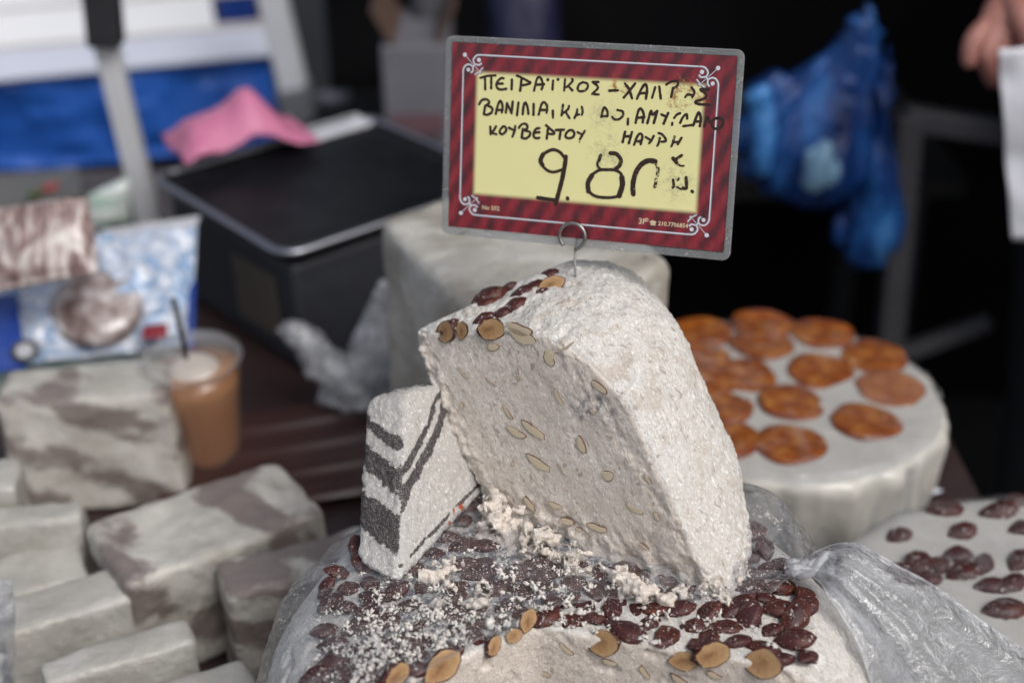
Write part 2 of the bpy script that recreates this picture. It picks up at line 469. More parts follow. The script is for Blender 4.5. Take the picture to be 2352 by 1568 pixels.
wheel = empty('cut_halva_round', (WC[0], WC[1], 0))
props(wheel, 'big cut halva wheel studded with dark almonds, under the tilted wedge', 'halva', None)
def wheel_cut(V, N):
    c = np.minimum((V[:, 0] - CUT_A[0]) * CUT_N1[0] + (V[:, 1] - CUT_A[1]) * CUT_N1[1], (V[:, 0] - CUT_A[0]) * CUT_N2[0] + (V[:, 1] - CUT_A[1]) * CUT_N2[1])
    return np.clip((c + .003) / .003, 0, 1) * (N[:, 2] < .6)
def wheel_shade(V, N):          # shade between packed almonds, painted into the top's colour under the film
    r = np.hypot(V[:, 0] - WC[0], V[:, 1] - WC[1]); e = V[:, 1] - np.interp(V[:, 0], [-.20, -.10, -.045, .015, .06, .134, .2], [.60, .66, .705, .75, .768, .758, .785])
    return {'smudge_shade': np.clip((.152 - r) / .012 + fbm(V, 60, 2, 4), 0, 1) * np.clip(e / .010, 0, 1) * (V[:, 2] > .22) * 1.9}
wheel_body, WV, WF, WN = halva_body('halva_body', wheel_f, (-.20, .55, -.01), (.275, 1.03, .275), .0019, wheel_cut, wheel, (WC[0], WC[1], 0), amp=1.0, extra=wheel_shade, smoothcut=0.0)

# almond shapes
def almond_mesh(name, L=.0245, Wd=.0155, H=.0095, seed=0, half=None):
    r = np.random.default_rng(seed); nu, nv = 12, 9
    V = []; F = []
    for i in range(nv + 1):
        t = i / nv; x = (t - .45) * L
        rad = math.sin(math.pi * t ** 1.18) ** .64 if 0 < t < 1 else 0
        for k in range(nu):
            a = 2 * math.pi * k / nu; w = 1 + .08 * math.sin(a * (3 + seed % 3) + seed + 2 * t) + .065 * r.standard_normal()
            V.append((x, math.cos(a) * Wd / 2 * rad * w, math.sin(a) * H / 2 * rad * w))
    for i in range(nv):
        for k in range(nu): F.append((i * nu + k, i * nu + (k + 1) % nu, (i + 1) * nu + (k + 1) % nu, (i + 1) * nu + k))
    if half is None:
        me = mesh_np(name, V, F, M['skin']); return me
    # cut almond: the half beyond a plane is replaced by a flat flesh face
    bm = bmesh.new(); vs = [bm.verts.new(v) for v in V]
    for f in F: bm.faces.new([vs[j] for j in f])
    bmesh.ops.remove_doubles(bm, verts=bm.verts, dist=1e-6)
    n = Vector(half[0]).normalized()
    g = bmesh.ops.bisect_plane(bm, geom=list(bm.verts) + list(bm.edges) + list(bm.faces), plane_co=Vector(half[1]), plane_no=n, clear_outer=True)
    ed = [e for e in g['geom_cut'] if isinstance(e, bmesh.types.BMEdge)]
    fc = bmesh.ops.holes_fill(bm, edges=ed)['faces']
    ins = bmesh.ops.inset_region(bm, faces=fc, thickness=.00035, depth=-.0005)
    for f in fc: f.material_index = 1
    for f in bm.faces: f.smooth = f.material_index == 0
    me = bpy.data.meshes.new(name); bm.to_mesh(me); bm.free()
    me.materials.append(M['skin']); me.materials.append(M['flesh'])
    return me
ALM = [almond_mesh('almond', .0225 + .002 * (i % 4), .0135 + .0011 * (i % 3), .0085 + .0009 * (i % 4), i) for i in range(9)]
# halves: cut plane normal faces local -Z after standing (flesh is the flat face)
ALM_CUT = [almond_mesh('cut_almond', .025, .017, .012, 20 + i, half=((.25 * i - .25, .2 - .15 * i, 1), (0, 0, .0012 * i - .0008))) for i in range(3)]
def place_almond(parent, base, p, n, ang, mesh, tilt=0.0, name='almond', s=1.0):
    """p world position, n surface normal (flat side), ang spin about n"""
    n = Vector(n).normalized(); x = Vector((1, 0, 0)); x = (x - n * x.dot(n)).normalized()
    q = Matrix.Rotation(ang, 3, n) @ x; y = n.cross(q)
    R = Matrix((q, y, n)).transposed() @ Matrix.Rotation(tilt, 3, 'Y')
    o = new_obj(name, mesh, parent)
    o.matrix_local = Matrix.Translation(Vector(p) - Vector(base)) @ R.to_4x4() @ Matrix.Scale(s, 4)
    return o
wbase = (WC[0], WC[1], 0)
AP = []          # almond places (x, y)
# the cluster left bare by the film, front right: places read off the photograph
for (px, py, ang) in [(1362, 1418, .4), (1435, 1445, .1), (1490, 1430, 1.2), (1560, 1400, .3), (1585, 1440, .0), (1625, 1470, .9), (1690, 1400, .3), (1640, 1370, .2),
                      (1700, 1370, .5), (1760, 1372, .2), (1715, 1425, .6), (1770, 1445, .2), (1822, 1425, 1.0), (1660, 1440, .1), (1620, 1415, .5), (1820, 1468, .3),
                      (1605, 1485, 1.1), (1690, 1475, .2), (1745, 1482, .15), (1700, 1340, .0), (1790, 1345, .4), (1350, 1390, .1), (1310, 1375, .5), (1530, 1465, .9),
                      (1840, 1395, .7), (1785, 1400, .2), (1735, 1350, .8)]:
    p = at_z(px, py, W_TOP); AP.append((p.x, p.y, ang))
for (px, py, ang) in [(770, 1305, .4), (800, 1345, .2), (745, 1340, 1.0), (850, 1370, .1), (790, 1395, .3), (740, 1440, .2), (820, 1440, .5), (900, 1330, .1), (930, 1395, .4),
                      (870, 1300, .9), (970, 1350, .3), (1010, 1395, .2), (760, 1480, .1), (830, 1490, .8), (880, 1425, .2), (1050, 1350, .2), (1090, 1400, .5), (1120, 1350, .1), (1160, 1390, .4),
                      (1200, 1360, .2), (1060, 1300, .3), (1110, 1290, .1), (1180, 1320, .6), (1250, 1350, .3), (1230, 1300, .0), (790, 1545, .3), (880, 1500, .4), (720, 1545, .6), (1270, 1385, 1.2),
                      (960, 1440, .7), (1040, 1450, .1), (1090, 1465, 1.3), (930, 1480, .2), (840, 1560, .2), (1150, 1435, 1.0)]:
    p = at_z(px, py, W_TOP)
    AP.append((p.x, p.y, ang))
_tries = 0
while _tries < 6000:
    _tries += 1
    a, r = rng.uniform(0, 2 * math.pi), .165 * math.sqrt(rng.uniform(0, 1))
    x, y = WC[0] + r * math.cos(a), WC[1] + r * math.sin(a)
    if y > .90 or (x > .19 and y < .74): continue
    if wheel_f(np.array(x), np.array(y), np.array(.232)) > -.006: continue
    if -.02 < x < .13 and y > .80: continue               # under the wedge
    if any((x - q[0]) ** 2 + (y - q[1]) ** 2 < (.0132 if y > np.interp(x, [-.10, -.045, .015, .06, .134, .2], [.65, .70, .745, .762, .752, .783]) else .0140) ** 2 for q in AP): continue
    AP.append((x, y, rng.uniform(0, 3)))
for i, (x, y, ang) in enumerate(AP):
    r = math.hypot(x - WC[0], y - WC[1])
    z = W_TOP - .0 - max(0, r - .15) ** 2 * 6
    n = (0.9 * max(0, r - .14) * (x - WC[0]) / .2 + rng.normal(0, .12), rng.normal(0, .12), 1)
    place_almond(wheel, wbase, (x, y, z + rng.uniform(-.0032, .0008)), n, ang + rng.normal(0, .25), ALM[int(rng.integers(0, 9))], rng.normal(0, .2), s=float(rng.uniform(.80, 1.2)) * (1.08 if i < 27 else 1.0))
# halved almonds on the cut faces, pale flesh towards the camera
for (px, py, ang, s, k) in [(1375, 1478, .2, 1.15, 0), (1566, 1518, .1, .85, 1), (1628, 1505, .35, 1.15, 2), (1742, 1524, .05, 1.25, 0), (1213, 1428, 1.2, .75, 1), (1132, 1488, .9, .7, 2), (1178, 1462, .4, .6, 0),
                            (1012, 1535, .5, 1.25, 1), (905, 1555, .3, 1.0, 2)]:
    left = px < 1225
    cn = CUT_N1 if left else CUT_N2
    p = on_plane(px, py, (CUT_A[0] + cn[0] * .0015, CUT_A[1] + cn[1] * .0015, .2), (cn[0], cn[1], 0))
    place_almond(wheel, wbase, p, (cn[0], cn[1], .25), ang, ALM_CUT[k], 0, 'halved_almond', s)

# thin almond slices that lie flush in a cut face
def slice_mesh(name, L, Wd, seed):
    r = np.random.default_rng(seed); n = 14; rim = []; inn = []
    for k in range(n):
        a = 2 * math.pi * k / n
        q = 1 + .10 * r.standard_normal() * .7
        bend = .06 * L * math.cos(a) ** 2
        x, y = math.cos(a) * L / 2 * q, math.sin(a) * Wd / 2 * q + bend
        rim.append((x, y, .0001)); inn.append((x * .95, y - (math.sin(a) * .06 * Wd), .00015))
    low = [(x * 1.03, y * 1.03, -.001) for x, y, z in rim]
    V = low + rim + inn + [(0, .12 * L * .3, .00015)]
    F = [(k, (k + 1) % n, n + (k + 1) % n, n + k) for k in range(n)] + [(n + k, n + (k + 1) % n, 2 * n + (k + 1) % n, 2 * n + k) for k in range(n)] + [(2 * n + k, 2 * n + (k + 1) % n, 3 * n) for k in range(n)]
    me = mesh_np(name, V, F, [M['rim'], M['slice']], True)
    me.polygons.foreach_set('material_index', np.array([0] * n + [0 if ((k + seed * 3) % 14) < 7 + seed % 4 else 1 for k in range(n)] + [1] * n, np.int32))
    return me
def place_flat(parent, base, p, n, upx, mesh, name):
    """upx: world direction of local x"""
    n = Vector(n).normalized(); q = Vector(upx); q = (q - n * q.dot(n)).normalized(); y = n.cross(q)
    o = new_obj(name, mesh, parent)
    o.matrix_local = Matrix.Translation(Vector(p) - Vector(base)) @ Matrix((q, y, n)).transposed().to_4x4()
    return o

# ------------------------------------------------------------------ the tilted wedge that carries the price sign
B0 = Vector((-.0241, .8763, .258)); B1 = Vector((.1338, .7613, .258))
T0 = Vector((-.0756, .9418, .3688)); T1 = Vector((.0303, .8728, .4007))
WNF = Vector((-.5767, -.7921, .2)).normalized()
PIN = at_y(1322, 632, .957); BACK = at_y(1300, 606, .985)
WNT = (T1 - T0).cross(PIN - T0).normalized()
WNB = (T0 - B0).cross(BACK - T0).normalized()
if WNB.y < 0: WNB = -WNB
AXD = (T0 - B0) / (T0 - B0).dot(WNT)
PR_T = np.array([-.06, -.0425, -.0218, .0025, .0152, .0294, .0451, .0609, .0735, .0910, .1022, .1126, .13])
PR_R = np.array([.172, .1705, .1684, .1670, .1675, .167, .1668, .1668, .1655, .160, .157, .154, .150])
def wedge_f(X, Y, Z):
    t = plane_f(X, Y, Z, B0, WNT)
    cx, cy, cz = X - (B0.x + AXD.x * t), Y - (B0.y + AXD.y * t), Z - (B0.z + AXD.z * t)
    r = np.sqrt(cx * cx + cy * cy + cz * cz)
    dep = np.clip(-plane_f(X, Y, Z, B1, WNF) / .09, 0, 1)
    crust = (r - np.interp(t, PR_T, PR_R) - .020 * dep * (2 - dep) * np.clip((t + .075) / .06, 0, 1)) * .97
    top = plane_f(X, Y, Z, T0, WNT)
    s = smax(top, crust, .050)
    s = smax(s, plane_f(X, Y, Z, B1, WNF), .0035)
    s = smax(s, plane_f(X, Y, Z, T0 + WNB * .009, WNB), .014)
    s = smax(s, plane_f(X, Y, Z, T0 + Vector((.002, 0, 0)), Vector((-.95, -.26, .16))), .008)
    return smax(s, .2500 - Z, .004)
wedge = empty('halva_wedge', (.05, .87, W_TOP))
props(wedge, 'tilted almond halva wedge with smooth grey-beige cut face, price sign stuck in its top', 'halva', None)
wdb = (.05, .87, W_TOP)
def wedge_cut(V, N):
    return np.clip((N @ np.array(WNF) - .75) / .15, 0, 1)
SM = [on_plane(px, py, B1, WNF) for px, py in ((1350, 935), (1330, 945), (1375, 925), (1400, 950), (1310, 935))]
def wedge_extra(V, N):
    sm = np.zeros(len(V))
    for p, r in zip(SM, (.011, .010, .008, .007, .006)):
        d = np.linalg.norm(V - np.array(p), axis=1); sm = np.maximum(sm, np.clip(1.25 - d / r, 0, 1))
    crv = 1 - np.clip((N @ np.array(WNF) - .6) / .2, 0, 1)
    den_ = np.clip(fbm(V + vnoise(V, 40, 7)[:, None] * .006, 75, 4, 33, .6) - .16, 0, 1) * 3.2
    rim_ = np.clip(1 - seg_dist(V, [T1, B1]) / .02, 0, 1) * np.clip(fbm(V, 110, 3, 44) + .15, 0, 1)
    return {'smudge_shade': sm, 'dent': np.clip(den_ * (.45 + .55 * crv) + rim_ * .6 * crv, 0, 1)}
CR1 = [on_plane(px, py, T0, WNT) for px, py in ((1275, 772), (1310, 740), (1345, 715), (1350, 690), (1400, 684), (1480, 676))]
CR2 = [on_plane(px, py, T0, WNT) for px, py in ((1290, 655), (1330, 645), (1390, 650), (1450, 668))]
CR3 = [on_plane(px, py, T0, WNT) for px, py in ((1275, 700), (1310, 680), (1345, 690))]
def seg_dist(V, pts):
    d = np.full(len(V), 9.0)
    for a, b in zip(pts[:-1], pts[1:]):
        a, b = np.array(a), np.array(b); ab = b - a
        t = np.clip(((V - a) @ ab) / (ab @ ab), 0, 1); d = np.minimum(d, np.linalg.norm(V - a - t[:, None] * ab, axis=1))
    return d
def wedge_lumps(V, N):
    top = np.clip((N @ np.array(WNT) - .3) / .4, 0, 1)
    d = np.zeros(len(V))
    for c, w, dep in ((CR1, .0035, .0032), (CR2, .003, .002), (CR3, .003, .002)):
        q = seg_dist(V + vnoise(V, 90, 31)[:, None] * .003, c); d -= dep * np.exp(-(q / w) ** 2) * top
    d += .0035 * top * fbm(V, 38, 2, 77)
    # ragged lower edge and crumbling left edge
    low = np.clip((.285 - V[:, 2]) / .03, 0, 1)
    d += low * fbm(V, 95, 3, 51) * .006 - low * np.clip(fbm(V, 45, 2, 52), 0, 1) * .010
    left = np.clip(1 - seg_dist(V, [B0, T0]) / .014, 0, 1)
    d += left * (fbm(V, 140, 3, 61) * .006 + .003 * np.clip(fbm(V, 60, 2, 62), 0, 1))
    # long drawn fibres on the crust
    cr = 1 - np.clip((N @ np.array(WNF) - .6) / .2, 0, 1)
    d += cr * vnoise(V * np.array([1, 1, .35]), 330, 91) * .0005
    side = cr * (1 - top)
    Wg = V @ np.array(Vector((.5, -.55, -.7)).normalized().rotation_difference(Vector((0, 0, 1))).to_matrix()).T
    pits = np.clip(vnoise(Wg * np.array([1, 1, .4]), 210, 92) - .42, 0, 1)
    d -= side * pits * .0050
    d += side * .0010 * fbm(Wg * np.array([1, 1, .18]), 120, 3, 95)
    Q = V + np.stack([vnoise(V, 24, 201), vnoise(V, 24, 202), vnoise(V, 24, 203)], 1) * .012
    rd = (1 - np.abs(vnoise((Q @ np.array(Vector((.5, -.55, -.7)).normalized().rotation_difference(Vector((0, 0, 1))).to_matrix()).T) * np.array([1, 1, .25]), 130, 204))) ** 3
    d += cr * rd * .0009
    eg = np.clip(1 - seg_dist(V, [T1, B1]) / .012, 0, 1)
    d += eg * fbm(V, 150, 3, 205) * .0022
    # knife drag on the cut face
    d += (1 - cr) * .00025 * fbm(Wg * np.array([1, 1, .10]), 160, 2, 96)
    return d
wedge_body, GV, GF, GN = halva_body('halva_body', wedge_f, (-.12, .73, .245), (.20, 1.06, .445), .0012, wedge_cut, wedge, wdb, amp=1.0, extra=wedge_extra, lumps=wedge_lumps)

# almonds pressed into the top
def top_pt(px, py, lift=0.0):
    return on_plane(px, py, T0 + WNT * lift, WNT)
for (px, py, ang, s, lift) in [(1030, 752, .9, 1.0, -.001), (1108, 735, .5, 1.0, -.001), (1118, 684, .35, 1.25, -.001), (1110, 702, .35, 1.1, -.002), (1180, 705, .5, 1.2, -.001),
                               (1150, 722, .3, 1.0, -.002), (1200, 672, .1, 1.1, -.001), (1225, 660, .15, 1.0, -.0015), (1255, 634, .3, .9, -.0015), (1168, 660, .2, .75, -.002), (1240, 676, .1, .9, -.002)]:
    place_almond(wedge, wdb, top_pt(px, py, lift), WNT, ang, ALM[int(px) % 6], 0, 'almond', s * .95)
place_almond(wedge, wdb, top_pt(1262, 655, .001), WNT + Vector((0, -.6, .2)), .3, ALM_CUT[1], 0, 'halved_almond', .95)
for (px, py, ang, s, k) in [(1015, 762, .1, 1.0, 0), (1060, 762, 1.4, .62, 1), (1122, 757, .25, 1.05, 2)]:
    place_almond(wedge, wdb, on_plane(px, py, B1 + WNF * .0012, WNF), WNF, ang, ALM_CUT[k], 0, 'halved_almond', s)
# almond slices in the cut face: centre, half axis end (both seen in the photo), slimness
SL = [((1200, 775), (1232, 790), .42), ((1193, 758), (1222, 768), .40), ((1262, 822), (1268, 842), .70), ((1133, 797), (1147, 797), .5), ((1282, 912), (1292, 932), .30), ((1376, 889), (1394, 903), .38),
      ((1166, 947), (1176, 962), .28), ((1186, 994), (1209, 1006), .32), ((1225, 988), (1252, 1008), .30), ((1235, 1063), (1262, 1080), .34), ((1335, 1022), (1343, 1042), .50), ((1396, 1092), (1410, 1094), .80),
      ((1487, 1100), (1494, 1112), .35), ((1215, 1157), (1227, 1172), .46), ((1275, 1160), (1290, 1164), .42), ((1304, 1197), (1320, 1201), .45), ((1457, 1170), (1478, 1181), .26), ((1508, 1185), (1514, 1196), .5),
      ((1372, 1212), (1395, 1220), .30), ((1232, 1246), (1250, 1252), .30), ((1063, 857), (1075, 872), .16), ((1127, 877), (1140, 888), .12), ((1190, 862), (1192, 876), .12), ((1298, 800), (1318, 788), .10),
      ((1060, 930), (1065, 935), .9), ((1362, 945), (1368, 950), .6), ((1178, 1066), (1180, 1072), .5), ((1290, 1080), (1300, 1094), .12), ((1330, 1215), (1338, 1217), .5), ((1480, 1255), (1490, 1262), .35)]
for i, (c, e, sl) in enumerate(SL):
    p = on_plane(*c, B1, WNF); q = on_plane(*e, B1, WNF); L = max((q - p).length * 2, .004)
    me = slice_mesh('almond_slice', L, max(L * sl, .0012), i)
    place_flat(wedge, wdb, p + WNF * .0006, WNF, q - p, me, 'almond_slice')
for i, (px, py, a) in enumerate([(1400, 1520, .2), (1480, 1543, 1.0), (1300, 1490, .7), (1640, 1550, .3), (1225, 1480, 1.3), (1560, 1560, .5), (1250, 1545, .4)]):
    p = on_plane(px, py, (CUT_A[0], CUT_A[1], .2), (*CUT_N2, 0))
    place_flat(wheel, wbase, p + Vector((*CUT_N2, 0)) * .0006, (*CUT_N2, 0), (math.cos(a), 0, -math.sin(a)), slice_mesh('almond_slice', .010 + .002 * (i % 3), .0045, 60 + i), 'almond_slice')

# ------------------------------------------------------------------ marbled vanilla and cocoa piece leaning on it
PT = .2600
ME0 = at_z(914, 1330, PT); ML0 = at_z(822, 1275, PT); MR0 = at_z(1128, 1100, PT)
ME1 = at_y(932, 912, ME0.y + .105); ML1 = at_y(888, 918, ML0.y + .105); MR1 = at_y(1040, 882, MR0.y + .060)
def pl(a, b, c, toward):
    n = (b - a).cross(c - a).normalized()
    return n if n.dot(toward) > 0 else -n
MNL = pl(ME0, ME1, ML0, Vector((-.6, -.8, .1))); MNR = pl(ME0, ME1, MR0, Vector((.7, -.7, .1)))
MTOP = pl(ME1, ML1, MR1, Vector((0, 0, 1)))
MEND = (MR0 - ME0).normalized()
MBK = pl(ML0, ML1, ML0 + MEND, Vector((-.8, .5, .1))); MBK0 = ML0 - MEND * .004 + MBK * .004
def marble_f(X, Y, Z):
    s = smax(plane_f(X, Y, Z, ME0, MNL), plane_f(X, Y, Z, ME0, MNR), .006)
    s = smax(s, plane_f(X, Y, Z, ME1 + Vector((0, 0, .006)), MTOP), .010)
    s = smax(s, plane_f(X, Y, Z, MBK0, MBK), .009)
    s = smax(s, plane_f(X, Y, Z, MR0 + MEND * .05, MEND), .02)
    return smax(s, PT - .004 - Z, .005)
marb = empty('marbled_halva_piece', (ME0.x, ME0.y, PT))
props(marb, 'small vanilla and cocoa halva piece with dark zigzag stripes leaning against the wedge', 'halva')
# layer coordinate: height along the front edge at which the layer through a point meets it
def edge_h(p):
    return (p - ME0).dot(ME1 - ME0) / (ME1 - ME0).length_squared
dR = on_plane(1033, 885, ME0, MNR) - on_plane(940, 1083, ME0, MNR)
dL = on_plane(862, 985, ME0, MNL) - on_plane(918, 1025, ME0, MNL)
MLN = dR.cross(dL).normalized()
if MLN.dot(ME1 - ME0) < 0: MLN = -MLN
den = MLN.dot(ME1 - ME0)
def lay(V): return ((V - np.array(ME0)) @ np.array(MLN)) / den
def layp(px, py, n): return float(lay(np.array([on_plane(px, py, ME0, n)]))[0])
left_b = sorted([sorted((layp(862, 965, MNL), layp(862, 1000, MNL))), sorted((layp(850, 1030, MNL), layp(850, 1092, MNL))), sorted((layp(838, 1120, MNL), layp(832, 1215, MNL)))])
right_b = [sorted((layp(985, 954, MNR), layp(985, 982, MNR))), sorted((layp(985, 1004, MNR), layp(985, 1046, MNR)))]
def marble_extra(V, N):
    h = lay(V) + fbm(V, 45, 3, 14) * .035
    side = np.clip((N @ np.array(MNR) - N @ np.array(MNL)) * 1.2 + .5, 0, 1)
    def bands(bs, soft):
        r = np.zeros(len(V))
        for a, b in bs:
            r = np.maximum(r, np.clip(.5 + (np.minimum(h - a, b - h)) / soft, 0, 1))
        return r
    c = bands(left_b, .05) * (1 - side) + bands(right_b, .045) * side
    for (pa, pb_, wd) in (((915, 1305), (1105, 1105), .0014), ((945, 1322), (1120, 1130), .0030)):
        dl = seg_dist(V + vnoise(V, 80, 61)[:, None] * .002, [on_plane(*pa, ME0, MNR), on_plane(*pb_, ME0, MNR)])
        c = np.maximum(c, np.clip(.5 + (wd - dl) / .0016, 0, 1) * (side > .5))
    topd = np.clip((N @ np.array(MTOP) - .5) * 2, 0, 1) * np.clip((fbm(V, 70, 3, 5) + .05) * 3, 0, 1)
    c = np.maximum(c, topd * np.clip(((V - np.array(ME1)) @ np.array(MEND)) / .03, 0, 1))
    sp = np.zeros(len(V))
    for px, py in ((1045, 1175), (1060, 1165), (1050, 1225), (1035, 1205)):
        p = on_plane(px, py, ME0, MNR); sp = np.maximum(sp, np.clip(1.3 - np.linalg.norm(V - np.array(p), axis=1) / .006, 0, 1))
    return {'cocoa': c, 'spice': sp}
halva_body('halva_body', marble_f, (ME0.x - .09, ME0.y - .03, .25), (ME0.x + .13, ME0.y + .16, .43), .0014, lambda V, N: np.zeros(len(V)), marb, (ME0.x, ME0.y, PT), amp=.8, mat='marble', extra=marble_extra,
           lumps=lambda V, N: fbm(V, 220, 2, 71) * .0012)

# ------------------------------------------------------------------ price sign on a wire pin
SW, SH = .225, .150
SC = Vector((.0571, .9840, .4972)); SX = Vector((.9397, -.3399, .0370)); SY = Vector((.0541, .2548, .9655))
SY = (SY - SX * SY.dot(SX)).normalized(); SN = SX.cross(SY)
_src = [(1118.8, 88.6), (1867.8, 125.3), (1820.8, 651.8), (1100.4, 582.4)]
_dst = [(-SW / 2, SH / 2), (SW / 2, SH / 2), (SW / 2, -SH / 2), (-SW / 2, -SH / 2)]
_A = []
for (x, y), (u, v) in zip(_src, _dst):
    _A += [[x, y, 1, 0, 0, 0, -u * x, -u * y, -u], [0, 0, 0, x, y, 1, -v * x, -v * y, -v]]
_H = np.linalg.svd(np.array(_A))[2][-1].reshape(3, 3)
def card_pt(x, y):
    q = _H @ np.array([x, y, 1.0]); return q[0] / q[2], q[1] / q[2]
def fr(o, k): return lambda p: card_pt(o[0] + p[0] / k, o[1] + p[1] / k)
FA, FB, FD, FE, FZ = fr((1180, 170), 7.35), fr((1500, 170), 7.35), fr((1330, 350), 5.345), fr((1120, 90), 11.76), fr((1080, 60), 2.45)
sign = bpy.data.objects.new('price_sign', None); COL.objects.link(sign); sign.empty_display_size = .02
SB = PIN.copy()
sign.matrix_world = Matrix.Translation(SB) @ Matrix((SX, SY, SN)).transposed().to_4x4()
_inv = sign.matrix_world.inverted()
CO = _inv @ SC                       # sign centre in the pin's frame
props(sign, 'red and yellow plastic-sleeved price sign with handwritten 9.80 on a wire pin', 'price sign')
ZC = CO.z
def L3(p, dz): return (CO.x + p[0], CO.y + p[1], ZC + dz)

def rounded_rect(w, h, r, n=6):
    pts = []
    for cx, cy, a0 in ((w / 2 - r, h / 2 - r, 0), (-w / 2 + r, h / 2 - r, 90), (-w / 2 + r, -h / 2 + r, 180), (w / 2 - r, -h / 2 + r, 270)):
        for k in range(n + 1):
            a = math.radians(a0 + 90 * k / n); pts.append((cx + r * math.cos(a), cy + r * math.sin(a)))
    return pts
def slab(s, pts, z0, z1, mi=0, inset=.0006):
    n = len(pts); cx = sum(p[0] for p in pts) / n; cy = sum(p[1] for p in pts) / n
    def ring(k, z): return [L3((cx + (x - cx) * k, cy + (y - cy) * k), z) for x, y in pts]
    rings = [ring(1 - inset / .1, z0), ring(1, z0 + inset), ring(1, z1 - inset), ring(1 - inset / .1, z1)]
    V = sum(rings, []); F = []
    for r in range(3):
        for k in range(n): F.append((r * n + k, r * n + (k + 1) % n, (r + 1) * n + (k + 1) % n, (r + 1) * n + k))
    F += [list(range(n))[::-1], [3 * n + k for k in range(n)]]
    s.add(V, F, mi)
# clear sleeve: back sheet with a raised welded border
m = Mat('sleeve_plastic')
co = m.co(); n1 = m.noise(co, 60, 5, .65); n2 = m.noise(m.mapping(co, (1, 12, 1)), 90, 3)
dirt = m.rng(m.noise(co, 130, 5, .75), .60, .70)
rust = m.math('MULTIPLY', m.rng(m.noise(co, 38, 4, .7), .60, .68), m.rng(m.noise(co, 400, 3, .7), .42, .55))
y_ = m.sep(co)[1]
c = m.mix(n1, (.42, .43, .43), (.62, .63, .63)); c = m.mix(m.math('MULTIPLY', dirt, .55), c, (.78, .75, .70)); c = m.mix(rust, c, (.16, .07, .045))
pb = m.bsdf(color=c, rough=.22, spec=.6, normal=m.bump(m.math('ADD', n1, n2), .5, .002))
tr = m.add('ShaderNodeBsdfTransparent', {'Color': (.90, .91, .92)}).outputs[0]
sleeve_m = m.done(m.add('ShaderNodeMixShader', {'Fac': m.math('ADD', .22, m.math('MULTIPLY', m.math('MAXIMUM', rust, dirt), .5)), 1: tr, 2: pb}).outputs[0])
s = Soup(); outer = rounded_rect(SW, SH, .006)
slab(s, outer, -.0022, -.0004)
CTL, CTR, CBR, CBL = [FZ(p) for p in ((137, 108), (1880, 205), (1780, 1400), (92, 1230))]
cw0, cw1 = (CTL[0] + CBL[0]) / 2, (CTR[0] + CBR[0]) / 2
ch0, ch1 = (CBL[1] + CBR[1]) / 2, (CTL[1] + CTR[1]) / 2
# raised border: a ring between the outline and the card's pocket
def ring_border(s, o_pts, i_pts, z0, z1):
    n = len(o_pts)
    V = [L3(p, z0) for p in o_pts] + [L3(p, z1 - .0005) for p in o_pts] + [L3((p[0] * .994, p[1] * .992), z1) for p in o_pts] + [L3(p, z1) for p in i_pts] + [L3(p, z0) for p in i_pts]
    F = [(r * n + k, r * n + (k + 1) % n, (r + 1) * n + (k + 1) % n, (r + 1) * n + k) for r in range(4) for k in range(n)]
    s.add(V, F)
icx, icy = (cw0 + cw1) / 2, (ch0 + ch1) / 2
inner = [(x + icx, y + icy) for x, y in rounded_rect(cw1 - cw0 + .0012, ch1 - ch0 + .0012, .002)]
ring_border(s, rounded_rect(SW, SH, .006), inner, -.0003, .0012)
s.build('plastic_sleeve', [sleeve_m], sign)
auto_smooth(sign.children[-1], 35)

# printed card
m = Mat('sign_print')
co = m.co(); X, Y, Z = m.sep(co)
u = m.math('SUBTRACT', X, CO.x + icx); v = m.math('SUBTRACT', Y, CO.y + icy)
wv = m.math('ADD', m.math('ADD', m.math('MULTIPLY', u, .86), m.math('MULTIPLY', v, -.50)), m.math('MULTIPLY', m.math('SUBTRACT', m.noise(m.mapping(co, (1, 1, 0)), 16, 2), .5), .007))
st = m.math('SINE', m.math('MULTIPLY', wv, 2 * math.pi / .0128))
st2 = m.noise(m.mapping(co, (1, .42, 0), (0, 0, .52)), 150, 3, .6)
k = m.math('ADD', m.math('MULTIPLY', st, .32), m.math('MULTIPLY', m.math('SUBTRACT', st2, .5), 1.6))
red = m.ramp(m.math('ADD', m.math('MULTIPLY', k, .5), .5), [(.12, (.026, .016, .018)), (.38, (.12, .014, .022)), (.6, (.235, .016, .028)), (.9, (.30, .036, .045))])
PTL, PTR, PBR, PBL = [FZ(p) for p in ((285, 300), (1672, 372), (1620, 1160), (252, 1030))]
px0, px1 = (PTL[0] + PBL[0]) / 2 - icx, (PTR[0] + PBR[0]) / 2 - icx; py0, py1 = (PBL[1] + PBR[1]) / 2 - icy, (PTL[1] + PTR[1]) / 2 - icy
dx = m.math('MINIMUM', m.math('SUBTRACT', u, px0), m.math('SUBTRACT', px1, u)); dy = m.math('MINIMUM', m.math('SUBTRACT', v, py0), m.math('SUBTRACT', py1, v))
dpan = m.math('MINIMUM', dx, dy)
pan = m.rng(dpan, -.0022, .0022)
yel = m.mix(m.noise(co, 40, 3), (.85, .80, .37), (.90, .85, .43))
c = m.mix(pan, red, yel)
def blob(px, py, r, F=FB):
    p = F((px, py)); d = m.vmath('DISTANCE', co, L3(p, 0.0)); return m.rng(d, r * .25, r, 1, 0)
fine = m.noise(co, 700, 4, .75); med = m.noise(co, 170, 4, .7)
sm = m.math('MULTIPLY', m.math('MAXIMUM', m.math('MAXIMUM', blob(100, 900, .016), blob(1500, 500, .015)), m.math('MAXIMUM', blob(1900, 560, .022, FD), blob(1000, 150, .020, FD))), m.rng(m.math('ADD', med, m.math('MULTIPLY', fine, .4)), .62, .95, 0, .55))
c = m.mix(m.math('MULTIPLY', sm, pan), c, (.22, .21, .15))
